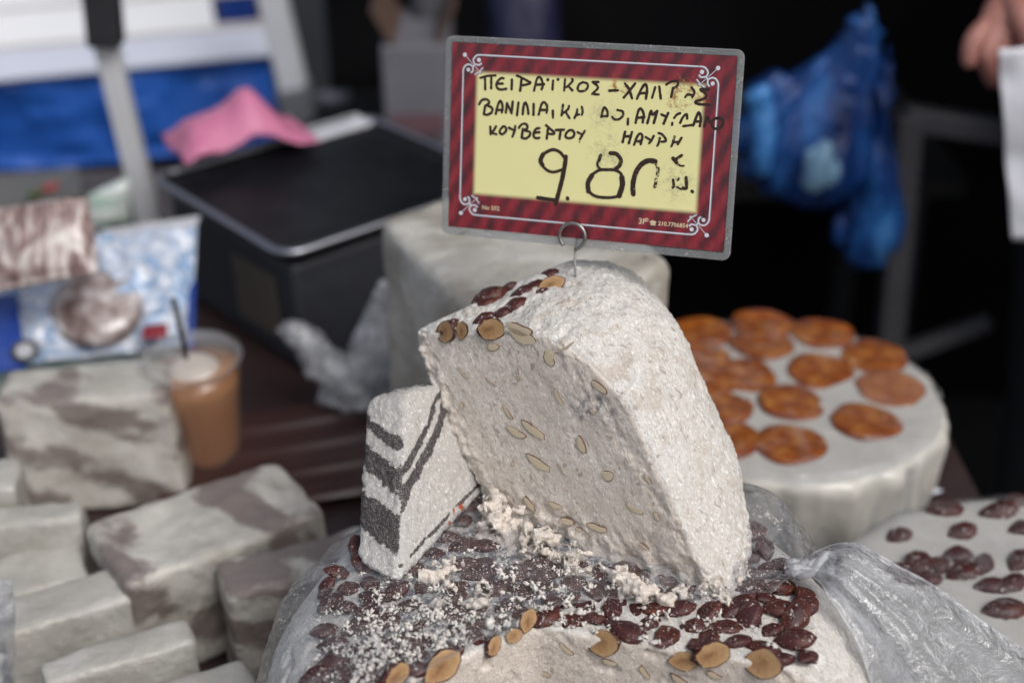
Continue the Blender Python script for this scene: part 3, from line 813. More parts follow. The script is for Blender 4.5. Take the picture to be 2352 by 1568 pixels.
ru = m.math('MULTIPLY', m.math('MAXIMUM', m.math('MAXIMUM', blob(360, 340, .011), blob(1560, 330, .012)), m.math('MAXIMUM', blob(1450, 620, .011), blob(1830, 620, .010))), m.rng(m.math('ADD', med, m.math('MULTIPLY', fine, .5)), .72, .92))
c = m.mix(ru, c, m.mix(fine, (.30, .10, .02), (.52, .25, .06)))
wear = m.math('MULTIPLY', m.rng(fine, .62, .72), m.rng(m.noise(co, 28, 3), .5, .7, 0, .35))
c = m.mix(m.math('MULTIPLY', wear, m.math('SUBTRACT', 1.0, pan)), c, (.52, .30, .26))
M['card'] = m.done(m.bsdf(color=c, rough=.35, coat=.55, coat_rough=m.rng(med, .3, .7, .05, .22), spec=.4, coat_normal=m.bump(m.noise(co, 45, 3), .25, .004)))
s = Soup()
s.add([L3(p, .0000) for p in ((cw0, ch0), (cw1, ch0), (cw1, ch1), (cw0, ch1))] + [L3(p, .0004) for p in ((cw0, ch0), (cw1, ch0), (cw1, ch1), (cw0, ch1))],
      [(3, 2, 1, 0), (4, 5, 6, 7), (0, 1, 5, 4), (1, 2, 6, 5), (2, 3, 7, 6), (3, 0, 4, 7)])
card = s.build('printed_card', [M['card']], sign, smooth=False)

def smooth_path(pts, n=6):
    pts = [np.array(p, float) for p in pts]
    if len(pts) < 3: return [pts[0] + (pts[-1] - pts[0]) * i / 4 for i in range(5)]
    out = []
    P = [2 * pts[0] - pts[1]] + pts + [2 * pts[-1] - pts[-2]]
    for i in range(1, len(P) - 2):
        for j in range(n):
            t = j / n; a, b, c, d = P[i - 1], P[i], P[i + 1], P[i + 2]
            out.append(.5 * (2 * b + (c - a) * t + (2 * a - 5 * b + 4 * c - d) * t * t + (3 * b - a - 3 * c + d) * t ** 3))
    return out + [pts[-1]]
def ribbon(s, pts, w, z, wob=.12, mi=0, taper=None, n=6):
    """flat pen stroke with round ends"""
    q = smooth_path(pts, n); N = len(q); Lf = []; Rt = []
    for i, p in enumerate(q):
        t = q[min(i + 1, N - 1)] - q[max(i - 1, 0)]; t = t / max(np.linalg.norm(t), 1e-9); nn = np.array([-t[1], t[0]])
        ww = w * .5 * (1 + wob * random.uniform(-1, 1))
        if taper: ww *= taper[0] + (taper[1] - taper[0]) * i / (N - 1)
        Lf.append(p + nn * ww); Rt.append(p - nn * ww)
    V = [L3(p, z) for pr in zip(Lf, Rt) for p in pr]
    s.add(V, [(2 * i, 2 * i + 1, 2 * i + 3, 2 * i + 2) for i in range(N - 1)], mi)
    for e, j in ((0, 1), (N - 1, N - 2)):
        r = np.linalg.norm(Lf[e] - Rt[e]) / 2; t = q[e] - q[j]; a0 = math.atan2(t[1], t[0])
        fan = [q[e]] + [q[e] + r * np.array((math.cos(a0 - math.pi / 2 + math.pi * k / 6), math.sin(a0 - math.pi / 2 + math.pi * k / 6))) for k in range(7)]
        s.add([L3(p, z) for p in fan], [(0, k, k + 1) for k in range(1, 7)], mi)
def dot(s, p, r, z, mi=0, n=12):
    V = [L3(p, z)] + [L3((p[0] + r * math.cos(2 * math.pi * k / n), p[1] + r * math.sin(2 * math.pi * k / n)), z) for k in range(n)]
    s.add(V, [(0, 1 + k, 1 + (k + 1) % n) for k in range(n)], mi)

# ink: worn marker
def ink(name, wear):
    m = Mat(name); co = m.co(); n = m.noise(co, 420, 4, .75); b = m.noise(co, 90, 3, .6)
    c = m.mix(b, (.022, .014, .012), (.060, .028, .020))
    pb = m.bsdf(color=c, rough=.4, spec=.4)
    tr = m.add('ShaderNodeBsdfTransparent').outputs[0]
    return m.done(m.add('ShaderNodeMixShader', {'Fac': m.rng(n, wear - .05, wear + .05, 1, 0), 1: tr, 2: pb}).outputs[0])
INK = [ink('marker_ink', .86), ink('worn_marker_ink', .63), ink('faded_marker_ink', .50)]
px = .225 / 750 / 7.35
W7 = 49 * px
strokesA = [
    [[(175, 185), (310, 150), (455, 140)], [(262, 200), (262, 390)], [(378, 170), (372, 375)]],
    [[(605, 195), (560, 190), (500, 240), (470, 310), (490, 375), (560, 400), (650, 385)], [(490, 290), (585, 290)]],
    [[(757, 215), (748, 395)]],
    [[(845, 150), (870, 150), (960, 195), (1060, 250), (1095, 275), (1050, 300), (930, 325)], [(935, 190), (920, 310), (905, 420)]],
    [[(1160, 420), (1190, 300), (1220, 200), (1265, 170), (1305, 220), (1325, 320), (1300, 395)], [(1185, 315), (1345, 300)]],
    [[(145, 670), (190, 600), (260, 575), (320, 600), (325, 650), (260, 700)], [(260, 690), (240, 790), (230, 850)], [(300, 690), (385, 740), (370, 820), (290, 860), (230, 850)]],
    [[(450, 840), (490, 690), (535, 605), (575, 690), (560, 820)], [(480, 775), (580, 770)]],
    [[(635, 820), (660, 650)], [(660, 650), (740, 830)], [(740, 830), (765, 620)]], [[(870, 640), (840, 870)]],
    [[(945, 850), (965, 700), (1000, 635), (1035, 720), (1050, 840)]], [[(1150, 660), (1143, 860)]],
    [[(1240, 855), (1290, 680), (1340, 630), (1395, 700), (1385, 825)], [(1280, 775), (1400, 770)]], [[(1500, 790), (1502, 915)]],
    [[(345, 1080), (350, 1215)], [(450, 1075), (410, 1140), (360, 1190)], [(370, 1195), (455, 1215)]],
    [[(580, 1075), (530, 1130), (520, 1190), (570, 1215), (635, 1150), (620, 1080), (580, 1075)]],
    [[(690, 1100), (770, 1140)], [(805, 1070), (790, 1160), (750, 1260)]],
    [[(870, 1100), (920, 1040), (990, 1025), (1030, 1070), (1010, 1120), (940, 1150)], [(945, 1120), (920, 1280)], [(990, 1150), (1075, 1180), (1060, 1250), (990, 1295), (920, 1280)]],
    [[(1250, 1105), (1190, 1120), (1140, 1200), (1150, 1270), (1200, 1290), (1245, 1280)], [(1160, 1190), (1245, 1180)]],
    [[(1375, 1055), (1450, 1120), (1520, 1190), (1490, 1215), (1430, 1210)], [(1405, 1120), (1380, 1295)]],
    [[(1550, 1140), (1700, 1135)], [(1640, 1150), (1615, 1305)]],
    [[(1740, 1200), (1790, 1150), (1850, 1145), (1890, 1200), (1860, 1270), (1780, 1290), (1725, 1260), (1740, 1200)]]]
wornA = [[[(1515, 235), (1500, 400)]], [[(1735, 210), (1715, 420)], [(1860, 205), (1875, 240), (1780, 340), (1730, 360)], [(1800, 340), (1865, 415)]],
         [[(2060, 265), (1990, 310), (1965, 385), (2000, 430), (2090, 420), (2150, 360), (2140, 290), (2060, 265)]],
         [[(2350, 262), (2240, 262)], [(2240, 262), (2340, 360), (2230, 485)], [(2230, 485), (2350, 490)]],
         [[(1690, 680), (1660, 870)], [(1800, 700), (1780, 760), (1690, 830)], [(1740, 810), (1805, 925)]],
         [[(1950, 760), (1940, 830), (1895, 925)], [(1930, 870), (1985, 855)], [(2035, 715), (2050, 790), (2035, 860)]],
         [[(1950, 1180), (2010, 1210)], [(2085, 1155), (2040, 1230), (1990, 1310)]]]
strokesB = [[[(200, 420), (350, 415)]], [[(485, 290), (560, 400), (610, 560)], [(670, 290), (560, 430), (460, 545)]], [[(700, 570), (780, 400), (860, 300), (890, 400), (865, 570)], [(760, 470), (890, 460)]],
            [[(2030, 390), (1870, 400), (1970, 480), (1950, 560), (1780, 620), (1830, 665), (2030, 680)], [(1880, 400), (2010, 410)]],
            [[(530, 935), (525, 1040)]], [[(670, 1010), (720, 800), (770, 750), (820, 850), (800, 1000)], [(700, 920), (830, 905)]],
            [[(885, 1015), (940, 830), (960, 790)], [(960, 790), (985, 860), (1070, 795)], [(1070, 795), (1005, 1010)]], [[(1145, 855), (1220, 890)], [(1270, 835), (1230, 920), (1185, 1025)]],
            [[(1730, 1060), (1790, 900), (1840, 820), (1870, 930), (1850, 1070)], [(1750, 990), (1870, 980)]],
            [[(1930, 1080), (1990, 900), (2030, 1000)]], [[(2180, 920), (2090, 960), (2080, 1070), (2140, 1120), (2240, 1090), (2280, 1000), (2240, 930), (2180, 920)]],
            [[(475, 1170), (425, 1360)], [(600, 1180), (540, 1380)], [(470, 1260), (580, 1250)]], [[(635, 1410), (690, 1270), (750, 1205), (790, 1260), (755, 1400)], [(680, 1350), (770, 1340)]]]
wornB = [[[(980, 550), (1040, 360)], [(1115, 345), (1140, 565)]], [[(1245, 310), (1330, 260), (1440, 245), (1460, 310), (1400, 370)], [(1370, 370), (1330, 540)]],
         [[(1590, 540), (1640, 490), (1730, 510)], [(1710, 360), (1760, 450), (1720, 540)]], [[(40, 900), (90, 730), (150, 790), (155, 880)], [(40, 890), (150, 885)]],
         [[(240, 900), (280, 945), (370, 940), (440, 870), (430, 800), (340, 775)]], [[(1380, 920), (1430, 860), (1490, 835)], [(1340, 1050), (1345, 1010)]],
         [[(1490, 1010), (1540, 910), (1610, 850), (1620, 930)], [(1545, 1070), (1700, 1050)]], [[(850, 1270), (930, 1320)], [(1000, 1250), (950, 1340), (915, 1380)]],
         [[(1090, 1195), (1150, 1220), (1210, 1290), (1215, 1345), (1140, 1355)], [(1110, 1290), (1085, 1390), (1060, 1430)]], [[(1380, 1265), (1345, 1390), (1320, 1440)], [(1510, 1285), (1440, 1400)], [(1370, 1365), (1450, 1360)]]]
zi = .00050
def write(groups, F, mi, w):
    global zi
    for letter in groups:
        so = Soup()
        for stk in letter:
            zi += .0000008; ribbon(so, [F(p) for p in stk], w, zi, mi=0)
        so.build('handwritten_letter', [INK[mi]], card, smooth=False)
write(strokesA, FA, 0, W7); write(wornA, FA, 1, W7 * .92); write(strokesB, FB, 0, W7); write(wornB, FB, 1, W7 * .92)
so = Soup()
for p, F, r in (((1418, 218), FA, 30), ((1605, 215), FA, 30), ((1985, 1358), FA, 14)):
    zi += 1e-6; dot(so, F(p), r * px, zi)
so.build('handwritten_letter', [INK[0]], card, smooth=False)
pd = .225 / 750 / 5.345
digits = [(0, [([(170, 175), (250, 135), (310, 130), (380, 165), (440, 240)], 44), ([(150, 190), (115, 270), (140, 330)], 62), ([(120, 320), (200, 400), (290, 425), (400, 395)], 40), ([(455, 220), (440, 330), (400, 520), (340, 740), (310, 840)], 62), ([(70, 765), (200, 785), (320, 800)], 52)]),
          (0, [([(468, 770), (470, 780)], 52)]),
          (0, [([(800, 460), (900, 400), (1000, 395), (1110, 400), (1180, 440), (1210, 500)], 42), ([(1200, 500), (1205, 600), (1160, 740)], 72), ([(1160, 745), (1050, 765), (900, 760), (800, 725), (740, 650)], 42), ([(800, 470), (745, 570), (750, 680)], 66)]),
          (1, [([(920, 205), (895, 275)], 48), ([(875, 300), (880, 350), (915, 385)], 34), ([(1050, 175), (1130, 185), (1190, 260), (1170, 340), (1110, 390)], 55)]),
          (1, [([(1650, 285), (1560, 275), (1470, 320), (1400, 410), (1360, 520), (1345, 620), (1350, 720)], 68)]),
          (2, [([(1650, 290), (1685, 380), (1670, 490), (1640, 620)], 44)]),
          (1, [([(1890, 245), (1935, 300)], 50), ([(2005, 205), (1915, 265)], 40), ([(1930, 300), (1980, 340), (2030, 345)], 26)]),
          (1, [([(1885, 530), (1892, 600), (1880, 632)], 36), ([(1965, 512), (1945, 535)], 26), ([(2060, 500), (2062, 635), (2015, 642)], 44), ([(1890, 600), (1990, 655)], 26), ([(2135, 680), (2145, 690)], 40)])]
for mi, stk in digits:
    so = Soup()
    for pts, w in stk:
        zi += .0000008; ribbon(so, [FD(p) for p in pts], w * pd, zi, wob=.06)
    so.build('handwritten_digit', [INK[mi]], card, smooth=False)

# printed silver frame with scrolls, small print
silver, grey, cream = plain('print_silver', (.70, .70, .76), .4), plain('print_grey', (.16, .15, .18), .5), plain('print_cream', (.78, .66, .44), .5)
pe = .225 / 750 / 11.76
so = Soup()
fx0, fx1 = FZ((180, 640))[0] - icx, FZ((1735, 770))[0] - icx
fy1, fy0 = FZ((980, 232))[1] - icy, FZ((930, 1222))[1] - icy
tl = FE((0, 0))
def corner_motif(sx, sy):
    cx, cy = (fx0 if sx < 0 else fx1) + icx, (fy1 if sy > 0 else fy0) + icy
    ox, oy = FE((450, 585))          # where the frame lines would meet, top left
    def T(p):
        q = FE(p); return (cx - sx * (q[0] - ox), cy + sy * (q[1] - oy))
    p1 = [(1010, 590), (930, 585), (850, 605), (785, 670), (755, 750), (790, 835), (850, 870), (930, 878), (985, 835)]
    p2 = [(447, 1150), (452, 1040), (480, 955), (545, 880), (630, 862), (700, 895), (745, 925), (800, 850)]
    p3 = [(740, 945), (735, 1050), (685, 1100)]
    for dz, o, mi in ((.00046, 22, 1), (.00048, 0, 0)):
        for p in (p1, p2, p3): ribbon(so, [T((a + o, b + o)) for a, b in p], 44 * pe, dz, 0, mi)
        for a, b, r in ((920, 735, 62), (605, 1020, 58), (510, 580, 62)): dot(so, T((a + o * .6, b + o * .8)), r * pe, dz, mi)
        ribbon(so, [T((560 + o, 640 + o)), T((740 + o, 860 + o))], 18 * pe, dz, 0, mi); ribbon(so, [T((810 + o, 930 + o)), T((900 + o, 1040 + o))], 18 * pe, dz, 0, mi)
        ribbon(so, [T((1030 + o, 960 + o)), T((950 + o, 1050 + o)), T((905 + o, 1095 + o)), T((800 + o, 1160 + o))], 34 * pe, dz, 0, mi); dot(so, T((945 + o, 1085 + o)), 42 * pe, dz, mi)
    return T((1000, 588)), T((449, 1140))
ends = {(a, b): corner_motif(a, b) for a in (-1, 1) for b in (-1, 1)}
for b in (-1, 1):
    (p, q) = (ends[(-1, b)][0], ends[(1, b)][0])
    for dz, o, mi in ((.00046, -.0006, 1), (.00048, 0, 0)): ribbon(so, [(p[0], p[1] + o), (q[0], q[1] + o)], 40 * pe, dz, 0, mi)
for a in (-1, 1):
    (p, q) = (ends[(a, -1)][1], ends[(a, 1)][1])
    for dz, o, mi in ((.00046, .0006, 1), (.00048, 0, 0)): ribbon(so, [(p[0] + o, p[1]), (q[0] + o, q[1])], 40 * pe, dz, 0, mi)
so.build('printed_frame', [silver, grey], card, smooth=False)
def small_text(txt, p, size, name='small_print'):
    cu = bpy.data.curves.new('t', 'FONT'); cu.body = txt; cu.size = size; cu.offset = size * .012; cu.resolution_u = 3
    tmp = bpy.data.objects.new('t', cu); COL.objects.link(tmp)
    dg = bpy.context.evaluated_depsgraph_get(); me = bpy.data.meshes.new_from_object(tmp.evaluated_get(dg))
    bpy.data.objects.remove(tmp); me.materials.clear(); me.materials.append(cream)
    return new_obj(name, me, card, L3(p, .0005))
small_text('No 502', FZ((300, 1131)), .0046)
small_text('3F', FD((1408, 1112)), .0060); small_text('\u00ae', FD((1498, 1082)), .0036)
small_text('210.7706854', FD((1672, 1134)), .0043)
so = Soup()
for c0, r in (((1605, 1100), 22), ((1578, 1092), 14), ((1635, 1098), 14), ((1592, 1118), 16), ((1622, 1120), 16)): dot(so, FD(c0), r * pd, .0005)
ribbon(so, [FD((1568, 1090)), FD((1600, 1076)), FD((1645, 1092))], 14 * pd, .0005, 0); ribbon(so, [FD((1580, 1126)), FD((1634, 1130))], 16 * pd, .0005, 0)
so.build('telephone_symbol', [cream], card, smooth=False)

# bent wire ring clipped over the bottom border and the pin below it
m = Mat('wire_steel'); co = m.co(); n = m.noise(co, 400, 3)
wire_m = m.done(m.bsdf(color=m.mix(n, (.20, .19, .18), (.42, .41, .40)), rough=.38, metal=.9))
so = Soup(); rc = FD((545, 1270)); R_ = .0100
ring = [L3((rc[0] + R_ * math.cos(math.radians(a)), rc[1] + R_ * math.sin(math.radians(a))), .0034 + .0016 * abs(math.sin(math.radians(a - 270) / 2))) for a in range(-78, 236, 9)]
so.tube(ring, .0014, 10); so.build('wire_ring', [wire_m], sign)
so = Soup(); top = Vector(L3((rc[0] + .001, rc[1] - R_), .0022)); a = _inv @ SB
so.tube([Vector(L3((rc[0] + .0015, rc[1] - R_ + .012), -.0034)), Vector(L3((rc[0] + .0012, rc[1] - R_), -.002)), top * .55 + a * .45, a, a + Vector((0, -.022, .003))], .00085, 8)
so.build('pin', [wire_m], sign)

# ------------------------------------------------------------------ clear film over the wheel, knotted at one side
KNOT = at_z(1852, 1306, W_TOP + .012)
FX = np.array([-.40, -.105, -.095, -.075, -.045, -.015, .015, .06, .10, .134, .17, .200, .215, .235, .26])
FY = np.array([.40, .56, .650, .682, .700, .722, .745, .762, .760, .752, .765, .783, .815, .84, .86])
def film_f(X, Y, Z):
    r = np.sqrt((X - WC[0]) ** 2 + (Y - WC[1]) ** 2)
    puff = .016 * np.exp(-(((X - .185) / .045) ** 2 + ((Y - .865) / .05) ** 2))
    return wheel_profile_f(r, Z) - .0062 - puff
V, F = surface_nets(film_f, (-.215, .50, .03), (.275, 1.0, .31), .0024)
V = relax(V, F, 2, .5); N = vnormals(V, F)
ang = np.arctan2(V[:, 1] - KNOT.y, V[:, 0] - KNOT.x); dk = np.linalg.norm(V - np.array(KNOT), axis=1)
pull = np.exp(-dk / .10)
rad = vnoise(np.stack([ang * 9, dk * 8, 0 * ang], 1), 1.0, 3) + .5 * vnoise(np.stack([ang * 26, dk * 14, 0 * ang], 1), 1.0, 4)
slack = np.clip(fbm(V, 22, 2, 8) + .1, 0, 1)
wr = fbm(V * np.array([1, 2.2, 1]), 55, 3, 11)
V2 = V + N * (pull * rad * .005 + slack * .005 + wr * .0022)[:, None]
inside = V[:, 1] - np.interp(V[:, 0], FX, FY) + fbm(V, 40, 3, 19) * .010
fold = np.clip(pull * np.abs(rad) * .9 + np.clip(np.abs(wr) - .35, 0, 1), 0, 1) + np.exp(-(inside / .0016) ** 2) * .5
side = np.clip((W_TOP - .03 - V[:, 2]) / .06, 0, 1)
fold = np.clip(fold + side * .22, 0, 1)
keep = (inside[F] > -.006).any(1) & (V[F[:, 0], 2] > .04)
F = F[keep]; used = np.unique(F); remap = -np.ones(len(V), int); remap[used] = np.arange(len(used))
wrap = empty('plastic_wrap', (WC[0], WC[1], W_TOP))
props(wrap, 'clear crumb-dusted plastic film draped over the almond wheel, twisted into a knot', 'plastic wrap')
wpb = np.array((WC[0], WC[1], W_TOP))
M['film_edge'] = film_mat('clear_food_film_sheet', .03, .9, wr=(1, 1.6, 1.6), wscale=34, specks=1.0)
nt = M['film_edge'].node_tree; outn = [n for n in nt.nodes if n.type == 'OUTPUT_MATERIAL'][0]; last = outn.inputs['Surface'].links[0].from_socket
at = nt.nodes.new('ShaderNodeAttribute'); at.attribute_name = 'inside'; gt = nt.nodes.new('ShaderNodeMath'); gt.operation = 'GREATER_THAN'; gt.inputs[1].default_value = 0
tr = nt.nodes.new('ShaderNodeBsdfTransparent'); mx = nt.nodes.new('ShaderNodeMixShader')
nt.links.new(at.outputs['Fac'], gt.inputs[0]); nt.links.new(gt.outputs[0], mx.inputs[0]); nt.links.new(tr.outputs[0], mx.inputs[1]); nt.links.new(last, mx.inputs[2]); nt.links.new(mx.outputs[0], outn.inputs['Surface'])
new_obj('film_sheet', mesh_np('film_sheet', V2[used] - wpb, remap[F], M['film_edge'], True, {'inside': inside[used], 'fold': fold[used]}), wrap)

# the twisted neck and the loose tail of the film
up = [at_y(1838, 1300, KNOT.y + .004), at_y(1880, 1262, .795), at_y(1960, 1246, .79), at_y(2050, 1290, .78), at_y(2150, 1345, .772), at_y(2250, 1420, .765), at_y(2352, 1490, .758), at_y(2480, 1580, .75)]
dn = [at_y(1846, 1316, KNOT.y - .002), at_y(1880, 1335, .775), at_y(1905, 1372, .760), at_y(1945, 1432, .748), at_y(1978, 1494, .738), at_y(2000, 1570, .730), at_y(2015, 1640, .725), at_y(2030, 1730, .725)]
def tail_sheet(seed, puff, n=64, mN=44):
    U = smooth_path([np.array(p) for p in up], 9); D = smooth_path([np.array(p) for p in dn], 9); L = len(U)
    V = []; fo = []
    r = np.random.default_rng(seed); ph = r.uniform(0, 6, 6); fq = [5, 8, 13, 19, 27, 35]; am = [.30, .28, .22, .16, .10, .07]
    for i in range(L):
        s = i / (L - 1)
        for j in range(mN + 1):
            a = j / mN; p = U[i] * (1 - a) + D[i] * a
            fold = sum(A * math.sin(fr_ * a + q + 2.2 * s) for A, fr_, q in zip(am, fq, ph))
            amp = .003 + .016 * s ** .8
            nrm = np.array((-.25, -.75, .6))
            V.append(p + nrm * (fold * amp + puff * math.sin(math.pi * a) * (.008 + .020 * s)))
            fo.append(min(1, .06 + .9 * max(0, fold) ** 4 * 8.0 + .9 * math.exp(-(math.sin(fq[3] * a + ph[3] + 2.2 * s) / .18) ** 2) * .5 + .7 * math.exp(-s * 9) + .4 * math.exp(-(min(a, 1 - a) / .03) ** 2)))
    F = np.array([(i * (mN + 1) + j, i * (mN + 1) + j + 1, (i + 1) * (mN + 1) + j + 1, (i + 1) * (mN + 1) + j) for i in range(L - 1) for j in range(mN)])
    return np.array(V), F, fo
for sd, pf in ((3, 1.0), (8, -.4)):
    V, F, fo = tail_sheet(sd, pf)
    V = V + fbm(V, 70, 3, sd)[:, None] * np.array((0, -.6, .6)) * .003
    new_obj('film_tail', mesh_np('film_tail', V - wpb, F, M['film_tail'], True, {'fold': np.array(fo)}), wrap)
so = Soup()
for k in range(7):
    a0 = k * .9; w0 = rng.uniform(.6, 1.5); pts = [Vector(KNOT) + Vector((-.012 + .030 * t, .0035 * w0 * math.sin(a0 + t * 3 * w0) + .0015 * rng.normal(), .001 + .0045 * w0 * (.4 + t) * math.cos(a0 + t * 3 * w0) + .001 * rng.normal())) for t in np.linspace(0, 1, 9)]
    so.tube([p - Vector(wpb) for p in pts], [.0042, .0036, .0030, .0027, .0026, .0028, .0032, .0038, .0044], 7)
kn = so.build('knot', [M['film_tail']], wrap)
at = kn.data.attributes.new('fold', 'FLOAT', 'POINT'); at.data.foreach_set('value', np.full(len(kn.data.vertices), .75, np.float32))

# ------------------------------------------------------------------ crumbs: far too many to count
ICO = bmesh.new(); bmesh.ops.create_icosphere(ICO, subdivisions=1, radius=1.0)
ICV = np.array([v.co[:] for v in ICO.verts]); ICF = np.array([[v.index for v in f.verts] for f in ICO.faces]); ICO.free()
CV, CF = [], []
def crumb(p, r):
    d = 1 + .6 * fbm(ICV + rng.uniform(-50, 50, 3), 1.3, 2, 5) + rng.normal(0, .24, len(ICV)); A = rng.normal(0, 1, (3, 3)); q, _ = np.linalg.qr(A)
    q = q * 1.0; sc = np.array((1.25, rng.uniform(.45, 1), rng.uniform(.3, .75)))
    v = (ICV * d[:, None] * sc) @ q.T * r + np.array(p)
    CF.append(ICF + sum(len(x) for x in CV[-1:]) * 0 + crumb.n); crumb.n += len(v); CV.append(v)
crumb.n = 0
def wheel_top(x, y, film=True):
    r = math.hypot(x - WC[0], y - WC[1]); z = W_TOP - max(0, r - .128) ** 2 * 5.2
    ins = y - np.interp(x, FX, FY)
    return z + (.007 if ins > 0 else .002)
# clusters: (centre px, spread m, how many clumps, size range)
def clump(p, r, n):
    for _ in range(n):
        o = rng.normal(0, 1, 3) * r * np.array((1, 1, .35)); crumb(np.array(p) + o, r * rng.uniform(.45, 1.0))
for (px, py, sp, n, r0, r1) in [(860, 1480, .035, 120, .0004, .0024), (960, 1470, .04, 100, .0004, .0024), (1060, 1440, .03, 70, .0004, .0026), (1000, 1400, .035, 60, .0004, .002), (1180, 1330, .04, 80, .0004, .0026),
                                (1280, 1340, .03, 50, .0004, .0024), (900, 1350, .03, 60, .0003, .0012), (1150, 1420, .02, 50, .0004, .0028), (1350, 1400, .03, 60, .0004, .0022), (1500, 1440, .025, 45, .0004, .0026),
                                (1620, 1410, .03, 50, .0004, .0026), (1700, 1440, .03, 40, .0004, .0022), (1700, 1340, .03, 40, .0004, .002), (800, 1420, .03, 60, .0003, .0012), (780, 1540, .025, 60, .0004, .0026), (880, 1545, .025, 70, .0005, .003),
                                (1290, 1420, .02, 40, .0004, .0028), (1030, 1500, .018, 36, .0005, .003), (1750, 1190, .02, 24, .0004, .0018), (1800, 1215, .018, 16, .0004, .0018)]:
    c = at_z(px, py, W_TOP)
    for _ in range(int(n * 1.9)):
        x, y = c.x + rng.normal(0, sp * .6), c.y + rng.normal(0, sp * .6)
        if wheel_f(np.array(x), np.array(y), np.array(.230)) > -.002: continue
        r = r0 + (r1 - r0) * rng.uniform(0, 1) ** 7
        z = wheel_top(x, y)
        if px in (1750, 1800): z += .014
        clump((x, y, z + r * .1 + rng.uniform(0, .0006)), r, 2 if r < .001 else 6)
# crumbled heaps: torn, porous halva between the pieces and along the wedge's foot
def heap(boxes, name, label, seed, h=.0013):
    B = [(np.array(at_z(px, py, W_TOP + .004)), np.array(sz), a0) for px, py, sz, a0 in boxes]
    P = np.array([b[0] for b in B]); S = np.max([b[1].max() for b in B])
    lo = P.min(0) - S; hi = P.max(0) + S; lo[2] = W_TOP - .004; hi[2] = W_TOP + .05
    def fn(X, Y, Z):
        sh = np.broadcast(X, Y, Z).shape; Q = np.stack([np.broadcast_to(q, sh).ravel() for q in (X, Y, Z)], 1); d = np.full(len(Q), 9.0)
        for c, s_, a0 in B:
            ca, sa = math.cos(a0), math.sin(a0); dx, dy = Q[:, 0] - c[0], Q[:, 1] - c[1]
            q = np.sqrt(((dx * ca + dy * sa) / s_[0]) ** 2 + ((-dx * sa + dy * ca) / s_[1]) ** 2 + ((Q[:, 2] - c[2]) / s_[2]) ** 2); d = smin(d, (q - 1) * s_.min(), .003)
        near = d < .02; n = np.zeros(len(Q)); n[near] = fbm(Q[near], 95, 3, seed, .65) * .017 + fbm(Q[near], 330, 2, seed + 7) * .004 + .0012
        return (d + n).reshape(sh)
    V, F = surface_nets(fn, lo, hi, h); base = V.mean(0); base[2] = W_TOP
    o = new_obj(name, mesh_np(name, V - base, F, M['halva'], True, {'cut': np.ones(len(V))}), None, tuple(base)); props(o, label, 'crumbs', None, 'stuff'); return o
heap([(1165, 1222, (.014, .012, .011), .3), (1205, 1240, (.017, .010, .008), -.4), (1135, 1195, (.009, .010, .014), 0), (1250, 1266, (.016, .006, .005), -.5)], 'crumbled_halva', 'torn crumbling halva between the striped piece and the wedge', 3)
heap([(1040, 1378, (.014, .005, .0035), .15), (1010, 1385, (.008, .005, .003), .2), (1085, 1368, (.008, .004, .003), .2)], 'halva_flake', 'flat loose halva flake on the film below the striped piece', 13)
heap([(1360, 1308, (.020, .005, .0045), -.5), (1450, 1350, (.018, .005, .005), -.5), (1535, 1376, (.012, .005, .004), -.4), (1480, 1380, (.004, .008, .004), .1), (1610, 1374, (.010, .005, .005), -.2)], 'torn_halva_rim', 'ragged halva shreds along the foot of the wedge', 23)
heap([(1665, 1345, (.009, .006, .005), .4), (1690, 1320, (.006, .005, .004), .9), (1000, 1318, (.012, .006, .004), .8)], 'loose_halva_bits', 'loose halva bits by the lower corners of wedge and striped piece', 33)
CVa, CFa = np.concatenate(CV), np.concatenate(CF)
crumbs = new_obj('crumbs', mesh_np('crumbs', CVa - np.array((0, .75, W_TOP)), CFa, M['crumb'], False), None, (0, .75, W_TOP))
props(crumbs, 'white halva crumbs strewn over the film and almonds around the wedge', 'crumbs', None, 'stuff')

# ------------------------------------------------------------------ stall table, ground and dark depth of the stall
m = Mat('brown_oilcloth'); co = m.co(); n = m.noise(co, 8, 4); 
M['cloth'] = m.done(m.bsdf(color=m.mix(n, (.020, .010, .010), (.038, .018, .017)), rough=.42, coat=.2, coat_rough=.3, normal=m.bump(m.noise(co, 12, 3), .3, .02)))
so = Soup()
out = [(-1.5, .1), (.66, .1), (.66, 1.18), (.49, 1.18), (.49, 1.47), (.02, 1.47), (.02, 2.2), (-1.5, 2.2)]
so.add([(x, y, 0) for x, y in out] + [(x, y, -.03) for x, y in out], [[0, 1, 2, 3, 4, 5, 6, 7], [15, 14, 13, 12, 11, 10, 9, 8]] + [(k, k + 8, 8 + (k + 1) % 8, (k + 1) % 8) for k in range(8)])
table = empty('stall_table', (0, 1.0, -.85)); props(table, 'market stall table under dark brown oilcloth carrying all the halva', 'table')
def rel(o, e):
    o.location = tuple(-Vector(e.location)); return o
rel(so.build('table_top', [M['cloth']], table, smooth=False), table)
leg_m = plain('table_leg_steel', (.18, .18, .19), .45, .8)
for x, y in ((-1.4, .2), (.58, .2), (.42, 1.4), (-1.4, 2.1), (-.06, 2.1)):
    s2 = Soup(); s2.box((x, y, -.44), (.04, .04, .818)); rel(s2.build('leg', [leg_m], table, smooth=False), table)
m = Mat('asphalt'); co = m.co(); n = m.noise(co, 6, 5); M['asphalt'] = m.done(m.bsdf(color=m.mix(n, (.022, .022, .024), (.042, .042, .044)), rough=.9, normal=m.bump(m.noise(co, 180, 3), .6, .01)))
